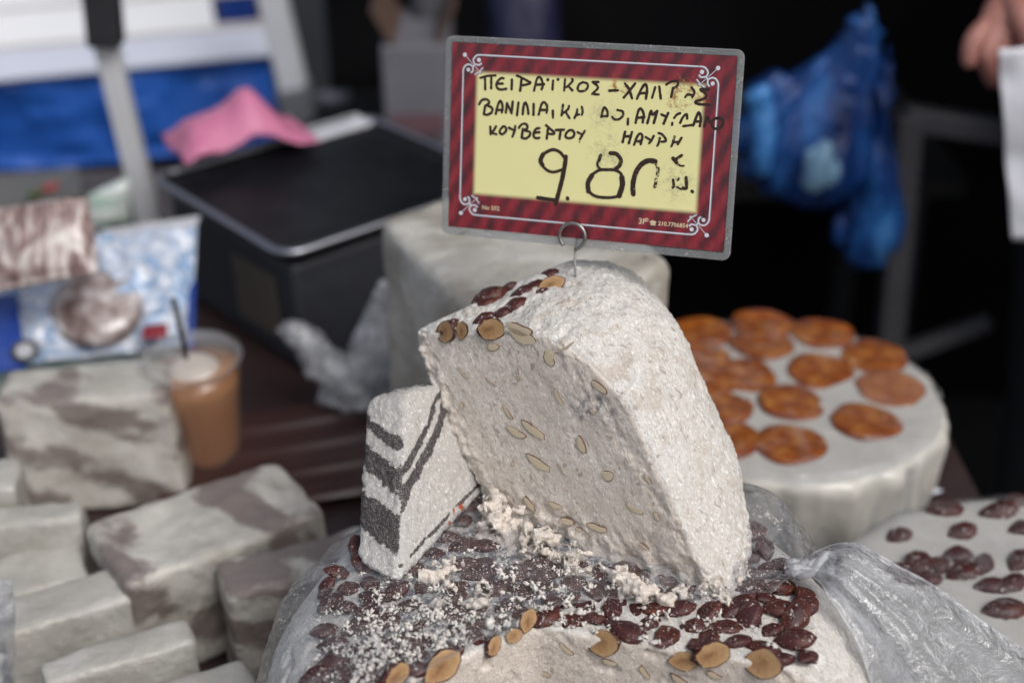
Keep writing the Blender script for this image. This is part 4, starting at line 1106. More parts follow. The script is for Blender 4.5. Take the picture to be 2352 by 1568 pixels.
gr = new_obj('ground', mesh_np('ground', [(-40, -40, 0), (40, -40, 0), (40, 40, 0), (-40, 40, 0)], [(0, 1, 2, 3)], M['asphalt']), None, (0, 0, -.85)); gr['kind'] = 'structure'
# black tarpaulin closing the stall behind
def drape(name, x0, x1, z0, z1, y, mat, nx=90, nz=40, amp=.05, fx=9, seed=0, parent=None, sagz=0.0):
    X, Zz = np.meshgrid(np.linspace(x0, x1, nx), np.linspace(z0, z1, nz), indexing='ij')
    P = np.stack([X.ravel(), 0 * X.ravel(), Zz.ravel()], 1)
    yy = y + amp * (fbm(P * np.array([1, 1, .25]), fx, 3, seed)) + amp * .4 * fbm(P, fx * 1.7, 3, seed + 5)
    P[:, 1] = yy; P[:, 2] += sagz * fbm(P * np.array([1, 0, 0]), 3, 2, seed)
    F = np.array([(i * nz + j, (i + 1) * nz + j, (i + 1) * nz + j + 1, i * nz + j + 1) for i in range(nx - 1) for j in range(nz - 1)])
    base = np.array(((x0 + x1) / 2, y, z0))
    me = mesh_np(name, P - base, F, mat); o = new_obj(name, me, parent, tuple(base))
    return o
black = plain('black_tarp', (.0065, .0065, .0075), .8, 0, .3, 5, .2, spec=.08)
tp = drape('black_tarpaulin', -.36, 4.2, -.85, 1.6, 2.80, black, amp=.07, fx=4); props(tp, 'black tarpaulin hanging as dark back wall behind the stall', 'tarpaulin')

# ------------------------------------------------------------------ generic shapes for wrapped goods
def prism_block(name, corners, z0, z1, mat, parent, base, h=.004, k=.02, amp=.003, seed=0, extra=None, lean=None):
    """rounded prism over a convex plan"""
    cs = [np.array(c[:2], float) for c in corners]
    if sum(a[0] * b[1] - a[1] * b[0] for a, b in zip(cs, cs[1:] + cs[:1])) < 0: cs = cs[::-1]
    lx, ly = (lean or (0, 0))
    def fn(X, Y, Z):
        Xs = X - lx * (Z - z0); Ys = Y - ly * (Z - z0); s = None
        for a, b in zip(cs, cs[1:] + cs[:1]):
            e = (b - a) / np.linalg.norm(b - a); d = (Xs - a[0]) * e[1] - (Ys - a[1]) * e[0]
            s = d if s is None else smax(s, d, k)
        return smax(smax(s, Z - z1, k), z0 - Z, k * .4)
    A = np.array(cs); ex = abs(lx) * (z1 - z0) + .012; ey = abs(ly) * (z1 - z0) + .012
    V, F = surface_nets(fn, (A[:, 0].min() - ex, A[:, 1].min() - ey, z0 - .012), (A[:, 0].max() + ex, A[:, 1].max() + ey, z1 + .012), h)
    V = relax(V, F, 1); N = vnormals(V, F)
    V = V + N * (fbm(V, 16, 3, seed) * amp + fbm(V, 60, 3, seed + 3) * amp * .35)[:, None]
    at = {} if extra is None else {'cocoa': extra(V, N)}
    return new_obj(name, mesh_np(name, V - np.array(base), F, mat, True, at), parent)
def bar_corners(tfl, tfr, tbl, zt, depth=None):
    A, B, Cc = at_z(*tfl, zt), at_z(*tfr, zt), at_z(*tbl, zt)
    x = (B - A); y = Vector((-x.y, x.x, 0)).normalized(); d = depth or (Cc - A).dot(y) * 1.12
    return [A, B, B + y * d, A + y * d]
def block(name, corners, z0, z1, mat, label, group=None, **kw):
    c = sum((Vector((p[0], p[1], 0)) for p in corners), Vector()) / len(corners)
    e = empty(name, (c.x, c.y, z0)); props(e, label, 'halva', group)
    prism_block('halva_body', corners, z0, z1, mat, e, (c.x, c.y, z0), **kw)
    return e

m = Mat('beige_block'); co = m.co(); c_ = m.mix(m.rng(m.noise(co, 12, 4), .35, .65), (.35, .32, .27), (.56, .54, .49)); c_ = m.mix(m.rng(m.noise(m.mapping(co, (1, 4, 8)), 9, 4), .54, .66, 0, .6), c_, (.64, .625, .59)); c_ = m.mix(m.rng(m.noise(co, 26, 2), .72, .76), c_, (.10, .09, .085))
M['beige'] = m.done(m.bsdf(color=c_, rough=.5, coat=.4, coat_rough=.25, normal=m.bump(m.noise(co, 90, 5, .65), .8, .005)))
# tall pale block behind the wedge
zt = .30
block('halva_block', [at_z(868, 500, zt), at_z(1120, 770, zt), at_z(1550, 598, zt), at_z(1290, 365, zt)], 0, zt, M['beige'], 'tall pale film-wrapped halva block behind the price sign', None, h=.0045, k=.014, amp=.004, seed=4)

# plain bars in rows, front left of the stall
G = 'plain halva bars in film in rows at the stall corner'
for i, (a, b, c, zt_, z0_, lab) in enumerate([((-60, 1215), (184, 1189), (-60, 1172), .115, .0, 'plain wrapped halva bar farthest back in the corner row'),
                                            ((-60, 1392), (211, 1316), (-60, 1300), .085, .0, 'low plain wrapped halva bar second from back in the corner row'),
                                            ((0, 1460), (300, 1370), (20, 1374), .100, .0, 'plain wrapped halva bar third from back in the corner row'),
                                            ((95, 1572), (452, 1470), (33, 1532), .110, .0, 'plain wrapped halva bar with a dark spot on its end, near the frame bottom'),
                                            ((330, 1660), (590, 1570), (380, 1572), .100, .0, 'plain wrapped halva bar cut off by the bottom frame edge')]):
    block('halva_bar', bar_corners(a, b, c, zt_), z0_, zt_, M['wrapped'], lab, G, h=.0035, k=.006, amp=.0042, seed=20 + i)
block('halva_bar', bar_corners((-60, 1130), (34, 1120), (-60, 1062), .13), 0, .13, M['wrapped'], 'plain wrapped halva bar beside the marbled block at the left frame edge', G, h=.0035, k=.006, amp=.0042, seed=31)
so = Soup()
dp = at_z(457, 1492, .100)

# marbled blocks in film
def swirl(seed, sc, th):
    def f(V, N):
        W_ = V @ np.array([[.80, .5, 0], [-.5, .80, 0], [0, 0, 1]]); q = fbm(W_ * np.array([.30, 1, 1.3]), sc * 2.3, 5, seed, .6) + .30 * np.sin(V[:, 2] * 95 + V[:, 0] * 60 + seed + 2.5 * fbm(V, 14, 2, seed + 2))
        return np.clip(.5 + (q - th) * 1.6, 0, 1)
    return f
c = [at_z(50, 1190, 0), at_z(440, 1160, 0)]; u = (c[1] - c[0]); v = Vector((-u.y, u.x, 0)).normalized() * .075
block('marbled_halva_block', [c[0], c[1], c[1] + v, c[0] + v], 0, .125, M['wrapped_marble'], 'upright film-wrapped marbled halva block with dark triangle, beside the coffee cup', 'marbled halva blocks in film', h=.004, k=.009, amp=.005, seed=41, extra=swirl(5, 12, .02), lean=(-.12, .20))
block('marbled_halva_block', bar_corners((285, 1345), (752, 1175), (224, 1208), .115), 0, .115, M['wrapped_marble'], 'long film-wrapped marbled halva block with reddish dark corner, in front of the cup', 'marbled halva blocks in film', h=.004, k=.009, amp=.006, seed=42, extra=swirl(13, 11, .12))
block('marbled_halva_block', bar_corners((520, 1372), (880, 1280), (500, 1290), .11), 0, .11, M['wrapped_marble'], 'striped film-wrapped marbled halva block half hidden behind the almond wheel', 'marbled halva blocks in film', h=.004, k=.009, amp=.005, seed=43, extra=swirl(22, 13, .02))

# ------------------------------------------------------------------ halva wheel topped with candied orange slices
OC = at_z(1800, 905, .105); OR_ = .157
m = Mat('candied_orange'); co = m.co(); n = m.noise(co, 55, 4, .6)
oc_ = m.ramp(n, [(.3, (.16, .030, .006)), (.5, (.33, .086, .013)), (.72, (.55, .23, .048))]); oc_ = m.mix(m.rng(m.add('ShaderNodeObjectInfo').outputs['Random'], .84, .88, 0, .35), oc_, (.48, .24, .15))  # a few slices get pinkish film glare painted into their colour
M['orange'] = m.done(m.bsdf(color=oc_, rough=.28, coat=.5, coat_rough=.15, sss=.15, sss_s=.004, normal=m.bump(n, .4, .003)))
M['orange_rind'] = plain('candied_rind', (.17, .03, .006), .35, 0, .2, 80)
def low_wheel(name, c, R, z1, label, seed, mat='wrapped', k=.02):
    e = empty(name, (c.x, c.y, 0)); props(e, label, 'halva')
    def fn(X, Y, Z):
        r = np.sqrt((X - c.x) ** 2 + (Y - c.y) ** 2); return smax(smax(Z - z1, r - R - .012 * (Z / z1), k), .006 - Z, .01)
    V, F = surface_nets(fn, (c.x - R - .04, c.y - R - .04, -.01), (c.x + R + .04, c.y + R + .04, z1 + .02), .0045)
    V = relax(V, F, 1); N = vnormals(V, F); a = np.arctan2(V[:, 1] - c.y, V[:, 0] - c.x)
    sd = 1 - np.clip(N[:, 2], 0, 1)
    pl_ = vnoise(np.stack([a * 7, V[:, 2] * 6, 0 * a], 1), 1.0, seed) * .007 + vnoise(np.stack([a * 19, V[:, 2] * 9, 0 * a], 1), 1.0, seed + 1) * .003
    V = V + N * (pl_ * sd + fbm(V, 22, 3, seed) * .0025)[:, None]
    new_obj('halva_body', mesh_np('halva_body', V - np.array((c.x, c.y, 0)), F, M[mat], True), e)
    return e
ow = low_wheel('orange_halva_round', OC, OR_, .105, 'low halva wheel topped with glazed orange slices beside the tilted wedge', 60)
m = Mat('pale_wrapped_halva'); co = m.co(); c_ = m.mix(m.noise(co, 25, 4), (.50, .48, .43), (.62, .60, .55)); cn = m.bump(m.noise(co, 30, 3), .5, .006)
M['pale'] = m.done(m.bsdf(color=c_, rough=.5, coat=.6, coat_rough=.18, coat_normal=cn)); ow.children[0].data.materials[0] = M['pale']
def orange_slice(name, seed):
    r = np.random.default_rng(seed); n = 28; so_ = []
    R0 = .0365; prof = [(1.0, -.005), (1.01, -.002), (.97, .0002), (.86, .0010), (.45, .0006), (.12, .0)]
    V = []
    for q, z in prof:
        for k_ in range(n):
            a = 2 * math.pi * k_ / n; w = 1 + .03 * math.sin(3 * a + seed) + .02 * math.sin(5 * a)
            seg = .0008 * abs(math.sin(5 * a)) if q < .9 else 0
            V.append((R0 * q * w * math.cos(a), R0 * q * w * math.sin(a), z + seg))
    V.append((0, 0, -.0004)); F = [(i * n + k_, i * n + (k_ + 1) % n, (i + 1) * n + (k_ + 1) % n, (i + 1) * n + k_) for i in range(5) for k_ in range(n)] + [(5 * n + k_, 5 * n + (k_ + 1) % n, 6 * n) for k_ in range(n)]
    me = mesh_np(name, V, F, [M['orange_rind'], M['orange']]); me.polygons.foreach_set('material_index', np.array([0] * (2 * n) + [1] * (3 * n + n), np.int32)); return me
OS = [orange_slice('orange_slice', i) for i in range(4)]
for i, (px, py) in enumerate([(1815, 1018), (1990, 966), (1822, 923), (2045, 892), (1885, 852), (1705, 863), (2005, 818), (1752, 788), (1888, 764), (1752, 740), (1600, 820), (1610, 760), (1655, 930), (1665, 1005), (1620, 875)]):
    p = at_z(px, py, .106); o = new_obj('orange_slice', OS[i % 4], ow, (p.x - OC.x, p.y - OC.y, .1065)); o.rotation_euler = (rng.normal(0, .04), rng.normal(0, .04), rng.uniform(0, 6))
# film stretched over it
def disc_film(parent, c, R, z, name, seed, mat):
    n, rg = 72, 26; V = []; fo = []
    for i in range(rg + 1):
        q = i / rg
        for k_ in range(n):
            a = 2 * math.pi * k_ / n; rr = R * min(q * 1.12, 1.0) * 1.03; dz = 0 if q < .88 else -(q - .88) / .12 * .095
            V.append((rr * math.cos(a), rr * math.sin(a), z + .0075 + dz))
    V = np.array(V); a = np.arctan2(V[:, 1], V[:, 0]); r = np.linalg.norm(V[:, :2], axis=1)
    wr = vnoise(np.stack([a * 11, r * 9, 0 * a], 1), 1, seed) + .6 * vnoise(V * np.array([1, 2.5, 1]), 38, seed + 4)
    V[:, 2] += wr * .0022; V[:, :2] *= (1 + .012 * wr * (r / R) ** 4)[:, None]
    F = np.array([(i * n + k_, i * n + (k_ + 1) % n, (i + 1) * n + (k_ + 1) % n, (i + 1) * n + k_) for i in range(rg) for k_ in range(n)])
    return new_obj(name, mesh_np(name, V, F, mat, True, {'fold': np.clip(np.abs(wr) - .55, 0, 1) * .8}), parent)
M['film_far'] = film_mat('stretched_film', .03, .30, wr=(1, 2, 1), wscale=22, bump=.35)
disc_film(ow, OC, OR_, .105, 'film_wrap', 3, M['film_far'])
m = Mat('greaseproof_paper'); co = m.co(); M['paper'] = m.done(m.bsdf(color=(.66, .72, .80), rough=.5, normal=m.bump(m.noise(co, 25, 4), .5, .01)))
def sheet(name, corners, mat, n=24, amp=.004, seed=0, sc=20, lift=0.0, label=None, cat=None, thick=.0006):
    a, b, c_, d = [np.array(p, float) for p in corners]; g = np.linspace(0, 1, n)
    V = np.array([(a * (1 - u_) + b * u_) * (1 - v_) + (d * (1 - u_) + c_ * u_) * v_ for u_ in g for v_ in g])
    nrm = np.cross(b - a, d - a); nrm = nrm / np.linalg.norm(nrm)
    V = V + nrm * (amp * (fbm(V, sc, 3, seed) + .6 * fbm(V, sc * 3, 2, seed + 2)) + lift)[:, None]
    F = np.array([(i * n + j, (i + 1) * n + j, (i + 1) * n + j + 1, i * n + j + 1) for i in range(n - 1) for j in range(n - 1)])
    base = V.mean(0); o = new_obj(name, mesh_np(name, V - base, F, mat), None, tuple(base))
    md = o.modifiers.new('thickness', 'SOLIDIFY'); md.thickness = thick
    if label: props(o, label, cat)
    return o
p0 = at_z(1850, 1240, .006); p1 = at_z(2168, 1120, .006)
sheet('paper_sheet', [at_z(1480, 1230, .006), p0, p1, at_z(1700, 1000, .006)], M['paper'], amp=.006, label='pale blue paper sheet lying under the orange slice wheel', cat='paper')

# almond wheel at the frame's corner
AC = at_z(2405, 1428, .115); aw = low_wheel('almond_halva_round', AC, .168, .115, 'film-wrapped halva wheel with clustered dark almonds, right of the gathered film', 70, 'pale')
ab = (AC.x, AC.y, 0)
for i, (px, py, a_, s_) in enumerate([(2062, 1232, .5, 1.2), (2205, 1222, .4, 1.2), (2165, 1170, .1, 1.3), (2285, 1178, .2, 1.4), (2198, 1276, .3, 1.3), (2105, 1300, .9, 1.4), (2210, 1315, .4, 1.5), (2270, 1345, .2, 1.2), (2300, 1400, .1, 1.4), (2318, 1345, .6, 1.2),
                                      (2345, 1215, .3, 1.3), (2330, 1150, .2, 1.1), (2130, 1330, .2, 1.1), (2060, 1308, .2, 1.0), (2340, 1290, .8, 1.2), (2255, 1300, 1.0, 1.2), (2160, 1300, 1.4, 1.1), (2085, 1325, .5, 1.1)]):
    p = at_z(px, py, .116); place_almond(aw, ab, p, (rng.normal(0, .08), rng.normal(0, .08), 1), a_, ALM[i % 6], 0, 'almond', s_ * 1.12)
disc_film(aw, AC, .168, .115, 'film_wrap', 9, M['film_far'])

# ------------------------------------------------------------------ ribbed brown board, cup, scale and bags behind the bars
m = Mat('brown_plastic'); co = m.co(); M['brown'] = m.done(m.bsdf(color=m.mix(m.noise(co, 20, 3), (.045, .022, .020), (.075, .035, .032)), rough=.3))
rb = empty('ribbed_board', tuple(at_z(800, 1030, .004))); props(rb, 'glossy brown ribbed plastic board on the table beside the coffee cup', 'board')
a, b = at_z(640, 1085, .004), at_z(960, 1030, .004); ux = (b - a).normalized(); uy = Vector((-ux.y, ux.x, 0)); rb.rotation_euler = (0, 0, math.atan2(ux.y, ux.x))
so = Soup(); nx = 60; Lx, Ly = .42, .20
prof = []
for i in range(nx + 1):
    t = i / nx; y = -Ly / 2 + Ly * t; rz_ = .006 + .007 * max(0, math.sin(t * 2 * math.pi * 4)) ** .6
    prof.append((y, rz_))
V = [(x, y, z) for x in (-Lx / 2, Lx / 2) for y, z in prof] + [(x, y, .001) for x in (-Lx / 2, Lx / 2) for y, z in prof]
n1 = nx + 1
F = [(i, i + 1, n1 + i + 1, n1 + i) for i in range(nx)] + [(2 * n1 + i, i, i + 1, 2 * n1 + i + 1) for i in range(nx)] + [(n1 + i, 3 * n1 + i, 3 * n1 + i + 1, n1 + i + 1) for i in range(nx)]
so.add(V, [f[::-1] for f in F]); so.build('ribbed_panel', [M['brown']], rb)

cup = empty('coffee_cup', tuple(at_z(484, 1052, 0))); props(cup, 'clear plastic cup of iced coffee with domed froth, lid and dark straw', 'cup')
cup.scale = (1.10, 1.10, 1.08); cup.rotation_euler = (math.radians(1), math.radians(-2), 0)
m = Mat('iced_coffee'); co = m.co(); z = m.sep(co)[2]
c_ = m.mix(m.rng(m.math('ADD', z, m.math('MULTIPLY', m.noise(co, 30, 3), .02)), .075, .115), (.42, .16, .040), (.50, .22, .075))
M['coffee'] = m.done(m.bsdf(color=m.mix(m.noise(co, 45, 4), c_, m.mix(.35, c_, (.30, .12, .04))), rough=.25, coat=.7, coat_rough=.08, sss=.2, sss_s=.01))
M['froth'] = plain('milk_froth', (.62, .55, .48), .6, 0, .25, 70)
m = Mat('clear_plastic'); gl = m.add('ShaderNodeBsdfGlossy', {'Color': (1, 1, 1), 'Roughness': .08}).outputs[0]; tr = m.add('ShaderNodeBsdfTransparent', {'Color': (.93, .93, .93)}).outputs[0]
df = m.add('ShaderNodeBsdfDiffuse', {'Color': (.75, .72, .70)}).outputs[0]; s1 = m.add('ShaderNodeMixShader', {'Fac': .10, 1: tr, 2: df}).outputs[0]
M['clear'] = m.done(m.add('ShaderNodeMixShader', {'Fac': schlick(m), 1: s1, 2: gl}).outputs[0])
so = Soup(); so.lathe([(.0, .004), (.030, .004), (.0315, .012), (.0415, .088), (.0435, .108), (.0, .109)], 48); so.build('coffee', [M['coffee']], cup)
so = Soup(); so.lathe([(.0, .0), (.031, .0), (.033, .003), (.0345, .020), (.0425, .086), (.0445, .092), (.0448, .116), (.047, .119), (.047, .121)], 48); so.build('cup_wall', [M['clear']], cup)
so = Soup(); so.lathe([(.0, .119), (.010, .1185), (.018, .1165), (.023, .112), (.025, .109)], 32); fr_ = so.build('froth', [M['froth']], cup)
so = Soup(); so.lathe([(.0435, .1175), (.0490, .1165), (.0500, .1205), (.0490, .1245), (.0462, .1255), (.0440, .1285), (.0400, .1300), (.010, .1310)], 48); so.build('lid', [M['clear']], cup)
so = Soup(); so.tube([(-.004, .0, .03), (-.006, .004, .13), (-.008, .007, .185)], .0028, 10); so.build('straw', [plain('straw_black', (.015, .015, .018), .3)], cup)

# shop scale
zt = .170
FL, BL, BR = at_z(602, 603, zt), at_z(398, 390, zt), at_z(770, 283, zt)
ux = (BR - BL).normalized(); uy = Vector((-ux.y, ux.x, 0)); dep = (BL - FL).dot(uy); wid = .345
mid = FL + uy * dep / 2 + ux * wid / 2 + ux * ((BL - FL).dot(ux)) / 2
scl = empty('shop_scale', (mid.x, mid.y, 0), math.atan2(ux.y, ux.x)); props(scl, 'dark shop scale with black metal tray and shiny rim behind the coffee cup', 'scale')
M['scale_body'] = plain('scale_grey_plastic', (.030, .032, .040), .5, 0, .15, 40)
M['tray'] = plain('tray_black', (.006, .006, .008), .42, .0, .3, 14, .1, spec=.25)
m = Mat('tray_rim'); M['rim_metal'] = m.done(m.bsdf(color=(.36, .37, .41), rough=.38, metal=1.0))
s2 = Soup(); s2.box((0, 0, .073), (wid * .92, dep * .93, .144)); bevel(s2.build('scale_body', [M['scale_body']], scl, smooth=False), .008, 3)
rr = rounded_rect(wid, dep, .028, 6)
s2 = Soup(); n = len(rr)
prof = [(q_, z_ + .035) for q_, z_ in [(.86, .116), (.93, .117), (.985, .121), (1.0, .128), (1.0, .131), (.985, .1315), (.95, .1245), (.90, .1225)]]
V = [(x * q, y * q, z) for q, z in prof for x, y in rr]
s2.add(V, [(i * n + k, i * n + (k + 1) % n, (i + 1) * n + (k + 1) % n, (i + 1) * n + k) for i in range(len(prof) - 1) for k in range(n)] + [[(len(prof) - 1) * n + k for k in range(n)]] + [[k for k in range(n)][::-1]])
s2.build('tray', [M['tray']], scl)
s2 = Soup(); s2.tube([(x * 1.0, y * 1.0, .167) for x, y in rr], .0050, 8, closed=True); s2.build('tray_rim', [M['rim_metal']], scl)
s2 = Soup(); s2.box((wid * .34, dep * .50, .163), (wid * .30, .045, .008)); bevel(s2.build('back_ledge', [plain('ledge_light', (.55, .57, .62), .35)], scl, smooth=False), .003)
s2 = Soup(); s2.box((-wid * .462, -dep * .18, .073), (.004, dep * .30, .085)); s2.build('side_label', [plain('label_beige', (.10, .085, .07), .6)], scl, smooth=False)

def pillow(name, quad, thick, mat, parent=None, n=26, seed=0, amp=.004, sc=28, label=None, cat=None, group=None, attrs=None, flat=.35):
    """stuffed bag over a quad (four 3D corners), bulging on both sides"""
    a, b, c_, d = [np.array(p, float) for p in quad]; g = np.linspace(0, 1, n)
    nrm = np.cross(b - a, d - a); nrm = nrm / np.linalg.norm(nrm)
    U, Wv = np.meshgrid(g, g, indexing='ij'); U = U.ravel(); Wv = Wv.ravel()
    P = ((a[None] * (1 - U[:, None]) + b[None] * U[:, None]) * (1 - Wv[:, None]) + (d[None] * (1 - U[:, None]) + c_[None] * U[:, None]) * Wv[:, None])
    bul = (np.clip(4 * U * (1 - U), 0, 1) * np.clip(4 * Wv * (1 - Wv), 0, 1)) ** flat
    wr = fbm(P, sc, 3, seed) + .5 * fbm(P, sc * 2.7, 2, seed + 4)
    top = P + nrm * (bul * thick / 2 + wr * amp * (.4 + bul))[:, None]; bot = P - nrm * (bul * thick / 2 - wr * amp * .4)[:, None]
    F = [(i * n + j, (i + 1) * n + j, (i + 1) * n + j + 1, i * n + j + 1) for i in range(n - 1) for j in range(n - 1)]
    F2 = [tuple(n * n + q for q in f[::-1]) for f in F]
    rim = [i * n for i in range(n)] + [(n - 1) * n + j for j in range(1, n)] + [i * n + n - 1 for i in range(n - 2, -1, -1)] + [j for j in range(n - 2, 0, -1)]
    F3 = [(rim[k], rim[k] + n * n, rim[(k + 1) % len(rim)] + n * n, rim[(k + 1) % len(rim)]) for k in range(len(rim))]
    V = np.concatenate([top, bot]); base = V.mean(0) if parent is None else np.array(parent.location)
    me = mesh_np(name, V - base, np.array(F + F2 + F3), mat, True, {k: f(V) for k, f in (attrs or {}).items()})
    o = new_obj(name, me, parent, tuple(base) if parent is None else None)
    if label: props(o, label, cat, group)
    return o
m = Mat('pink_plastic'); co = m.co(); M['pink'] = m.done(m.bsdf(color=m.mix(m.noise(co, 12, 3), (.50, .14, .26), (.62, .22, .36)), rough=.5, normal=m.bump(m.noise(co, 30, 4), .5, .01)))
zp = .180
# pink bag: a soft mound on the back of the tray
pk = [at_z(418, 372, zp), at_z(740, 322, zp)]
P0, P1 = at_z(425, 382, zp), at_z(735, 322, zp); ex = (P1 - P0).normalized(); ey = Vector((-ex.y, ex.x, 0))
g = 34; V = []
for i in range(g):
    for j in range(16):
        s_, t_ = i / (g - 1), j / 15; prof_h = max(0.004, .060 * math.exp(-((s_ - .60) / .20) ** 2) + .035 * math.exp(-((s_ - .25) / .28) ** 2)) * min(1, s_ * 9) * min(1, (1 - s_) * 9)
        ww = .12; V.append(Vector((P0 + ex * (s_ * (P1 - P0).length))) + ey * (t_ * ww) + Vector((0, 0, prof_h * math.sin(math.pi * min(1, t_ * .9 + .05)) ** .6)))
V = np.array([v[:] for v in V]); V = V + fbm(V, 25, 3, 6)[:, None] * np.array((.3, .3, 1)) * .008
base = V.mean(0); base[2] = zp
o = new_obj('pink_bag', mesh_np('pink_bag', V - base, np.array([(i * 16 + j, (i + 1) * 16 + j, (i + 1) * 16 + j + 1, i * 16 + j + 1) for i in range(g - 1) for j in range(15)]), M['pink']), None, tuple(base)); props(o, 'crumpled pink plastic bag lying on the back of the scale tray', 'bag')
o.modifiers.new('thickness', 'SOLIDIFY').thickness = .001

# white carrier bag standing tied up in front of the scale
wb = empty('plastic_bag', tuple(at_z(830, 945, .002))); props(wb, 'tied translucent white plastic bag with two handle ears before the scale', 'bag')
bb = Vector(wb.location)
def lobe(name, pts, rad, seed, flat=.5, seg=22, sub=7):
    q = smooth_path([np.array(p, float) for p in pts], sub); rr_ = np.interp(np.linspace(0, 1, len(q)), np.linspace(0, 1, len(rad)), rad)
    s2 = Soup(); s2.tube([Vector(p) for p in q], list(rr_), seg); V = np.array(s2.V); 
    V = V + (fbm(V, 45, 3, seed)[:, None] * np.array((1, 1, 1)) * .008)
    me = mesh_np(name, V - np.array(bb), s2.F, M['bag_white']); at = me.attributes.new('fold', 'FLOAT', 'POINT'); at.data.foreach_set('value', np.clip(np.abs(fbm(V, 60, 2, seed + 3)) * 1.2, 0, 1).astype(np.float32))
    return new_obj(name, me, wb)
yb = bb.y
lobe('bag_body', [at_y(815, 945, yb - .01), at_y(812, 915, yb), at_y(815, 885, yb), at_y(825, 850, yb)], [.012, .042, .036, .020], 2)
lobe('handle_ear', [at_y(800, 880, yb), at_y(740, 820, yb + .01), at_y(690, 775, yb + .01), at_y(650, 740, yb + .015)], [.022, .020, .016, .008], 5)
lobe('handle_ear', [at_y(835, 880, yb), at_y(862, 800, yb + .02), at_y(882, 720, yb + .03), at_y(890, 650, yb + .03)], [.026, .030, .022, .010], 6)
lobe('bag_skirt', [at_y(850, 930, yb + .01), at_y(890, 905, yb + .03), at_y(920, 890, yb + .04)], [.03, .035, .02], 9)

# ------------------------------------------------------------------ packets at the left
Gp = None
m = Mat('pale_green_plastic'); co = m.co(); M['green'] = m.done(m.bsdf(color=m.mix(m.rng(m.noise(m.mapping(co, (1, 1, 4)), 18, 3), .4, .6), (.36, .47, .40), (.72, .76, .74)), rough=.3, coat=.4))
zq = .03
for i, (q, th, lab) in enumerate([(((-40, 935, .015), (385, 868, .015), (400, 800, .03), (-40, 850, .03)), .03, 'lowest pale green and white folded packet under the snow-blue one'),
                                  (((-40, 895, .045), (350, 835, .045), (372, 775, .055), (-40, 820, .055)), .024, 'upper pale green and white folded packet under the snow-blue one')]):
    pillow('folded_packet', [at_z(*p) for p in q], th, M['green'], None, seed=30 + i, label=lab, cat='packet', group='folded green packets')
m = Mat('snow_blue_print'); co = m.co(); c_ = m.mix(m.rng(m.noise(co, 30, 3), .45, .62), (.47, .54, .66), (.25, .38, .58)); c_ = m.mix(m.rng(m.noise(co, 70, 2), .5, .6), c_, (.58, .62, .70))
M['snow'] = m.done(m.bsdf(color=c_, rough=.25, coat=.5, coat_rough=.1, normal=m.bump(m.noise(co, 30, 3), .4, .006)))
M['deep_blue'] = plain('deep_blue_print', (.015, .05, .26), .3, 0, .15, 20, coat=.4)
pq = [at_z(-30, 848, .075), at_z(440, 790, .075), at_y(452, 520, 1.56), at_y(-30, 575, 1.56)]
pc = sum(pq, Vector()) / 4
pkt = empty('sweets_packet', tuple(pc)); props(pkt, 'pale blue sweets packet with round clear window leaning behind the bars', 'packet')
pn = (pq[1] - pq[0]).cross(pq[3] - pq[0]).normalized()
if pn.y > 0: pn = -pn
pillow('packet_body', pq, .035, M['snow'], pkt, seed=3, amp=.014, n=44)
def pon(px, py, lift=.02): return on_plane(px, py, pc + pn * lift, pn)
pillow('blue_border', [pon(-40, 860, .016), pon(62, 845, .016), pon(38, 675, .02), pon(-40, 680, .02)], .006, M['deep_blue'], pkt, n=12, amp=.001)
pillow('blue_border', [pon(432, 800, .010), pon(446, 795, .010), pon(450, 640, .014), pon(430, 640, .014)], .006, M['deep_blue'], pkt, n=10, amp=.001)
pillow('sealed_edge', [pon(225, 555, .004), pon(452, 520, .004), pon(460, 495, .002), pon(235, 528, .002)], .004, plain('grey_seal', (.45, .46, .50), .4), pkt, n=12, amp=.003)
m = Mat('sweets_behind_window'); co = m.co(); n1 = m.noise(co, 45, 3, .5); c_ = m.ramp(n1, [(.35, (.12, .075, .065)), (.48, (.26, .20, .185)), (.6, (.42, .37, .36)), (.68, (.66, .62, .62))])
M['window'] = m.done(m.bsdf(color=c_, rough=.3, coat=.8, coat_rough=.1, normal=m.bump(n1, .6, .01)))
s2 = Soup(); cw_ = pon(222, 700, .016) - pc; e1 = (pq[1] - pq[0]).normalized(); e2 = pn.cross(e1); Rw = .053
V = [cw_ + pn * .012] ; nn = 28
for q, h_ in ((.35, .0115), (.65, .0095), (.88, .006), (1.0, .0), (1.02, -.006)):
    V += [cw_ + (e1 * math.cos(2 * math.pi * k / nn) + e2 * math.sin(2 * math.pi * k / nn)) * Rw * q + pn * h_ for k in range(nn)]
s2.add(V, [(0, 1 + k, 1 + (k + 1) % nn) for k in range(nn)] + [(1 + i * nn + k, 1 + (i + 1) * nn + k, 1 + (i + 1) * nn + (k + 1) % nn, 1 + i * nn + (k + 1) % nn) for i in range(4) for k in range(nn)]); s2.build('clear_window', [M['window']], pkt)
s2 = Soup(); cl = pon(57, 806, .022) - pc
s2.tube([cl + (e1 * math.cos(t) + e2 * math.sin(t)) * .0125 for t in np.linspace(0, 2 * math.pi, 24, endpoint=False)], .0032, 8, closed=True); lg = s2.build('round_logo', [plain('logo_dark', (.05, .05, .06), .4)], pkt)
s2 = Soup(); s2.add([cl] + [cl + (e1 * math.cos(t) + e2 * math.sin(t)) * .0105 + pn * .001 for t in np.linspace(0, 2 * math.pi, 20, endpoint=False)], [(0, 1 + k, 1 + (k + 1) % 20) for k in range(20)]); s2.build('logo_centre', [plain('logo_grey', (.42, .43, .46), .4)], lg)
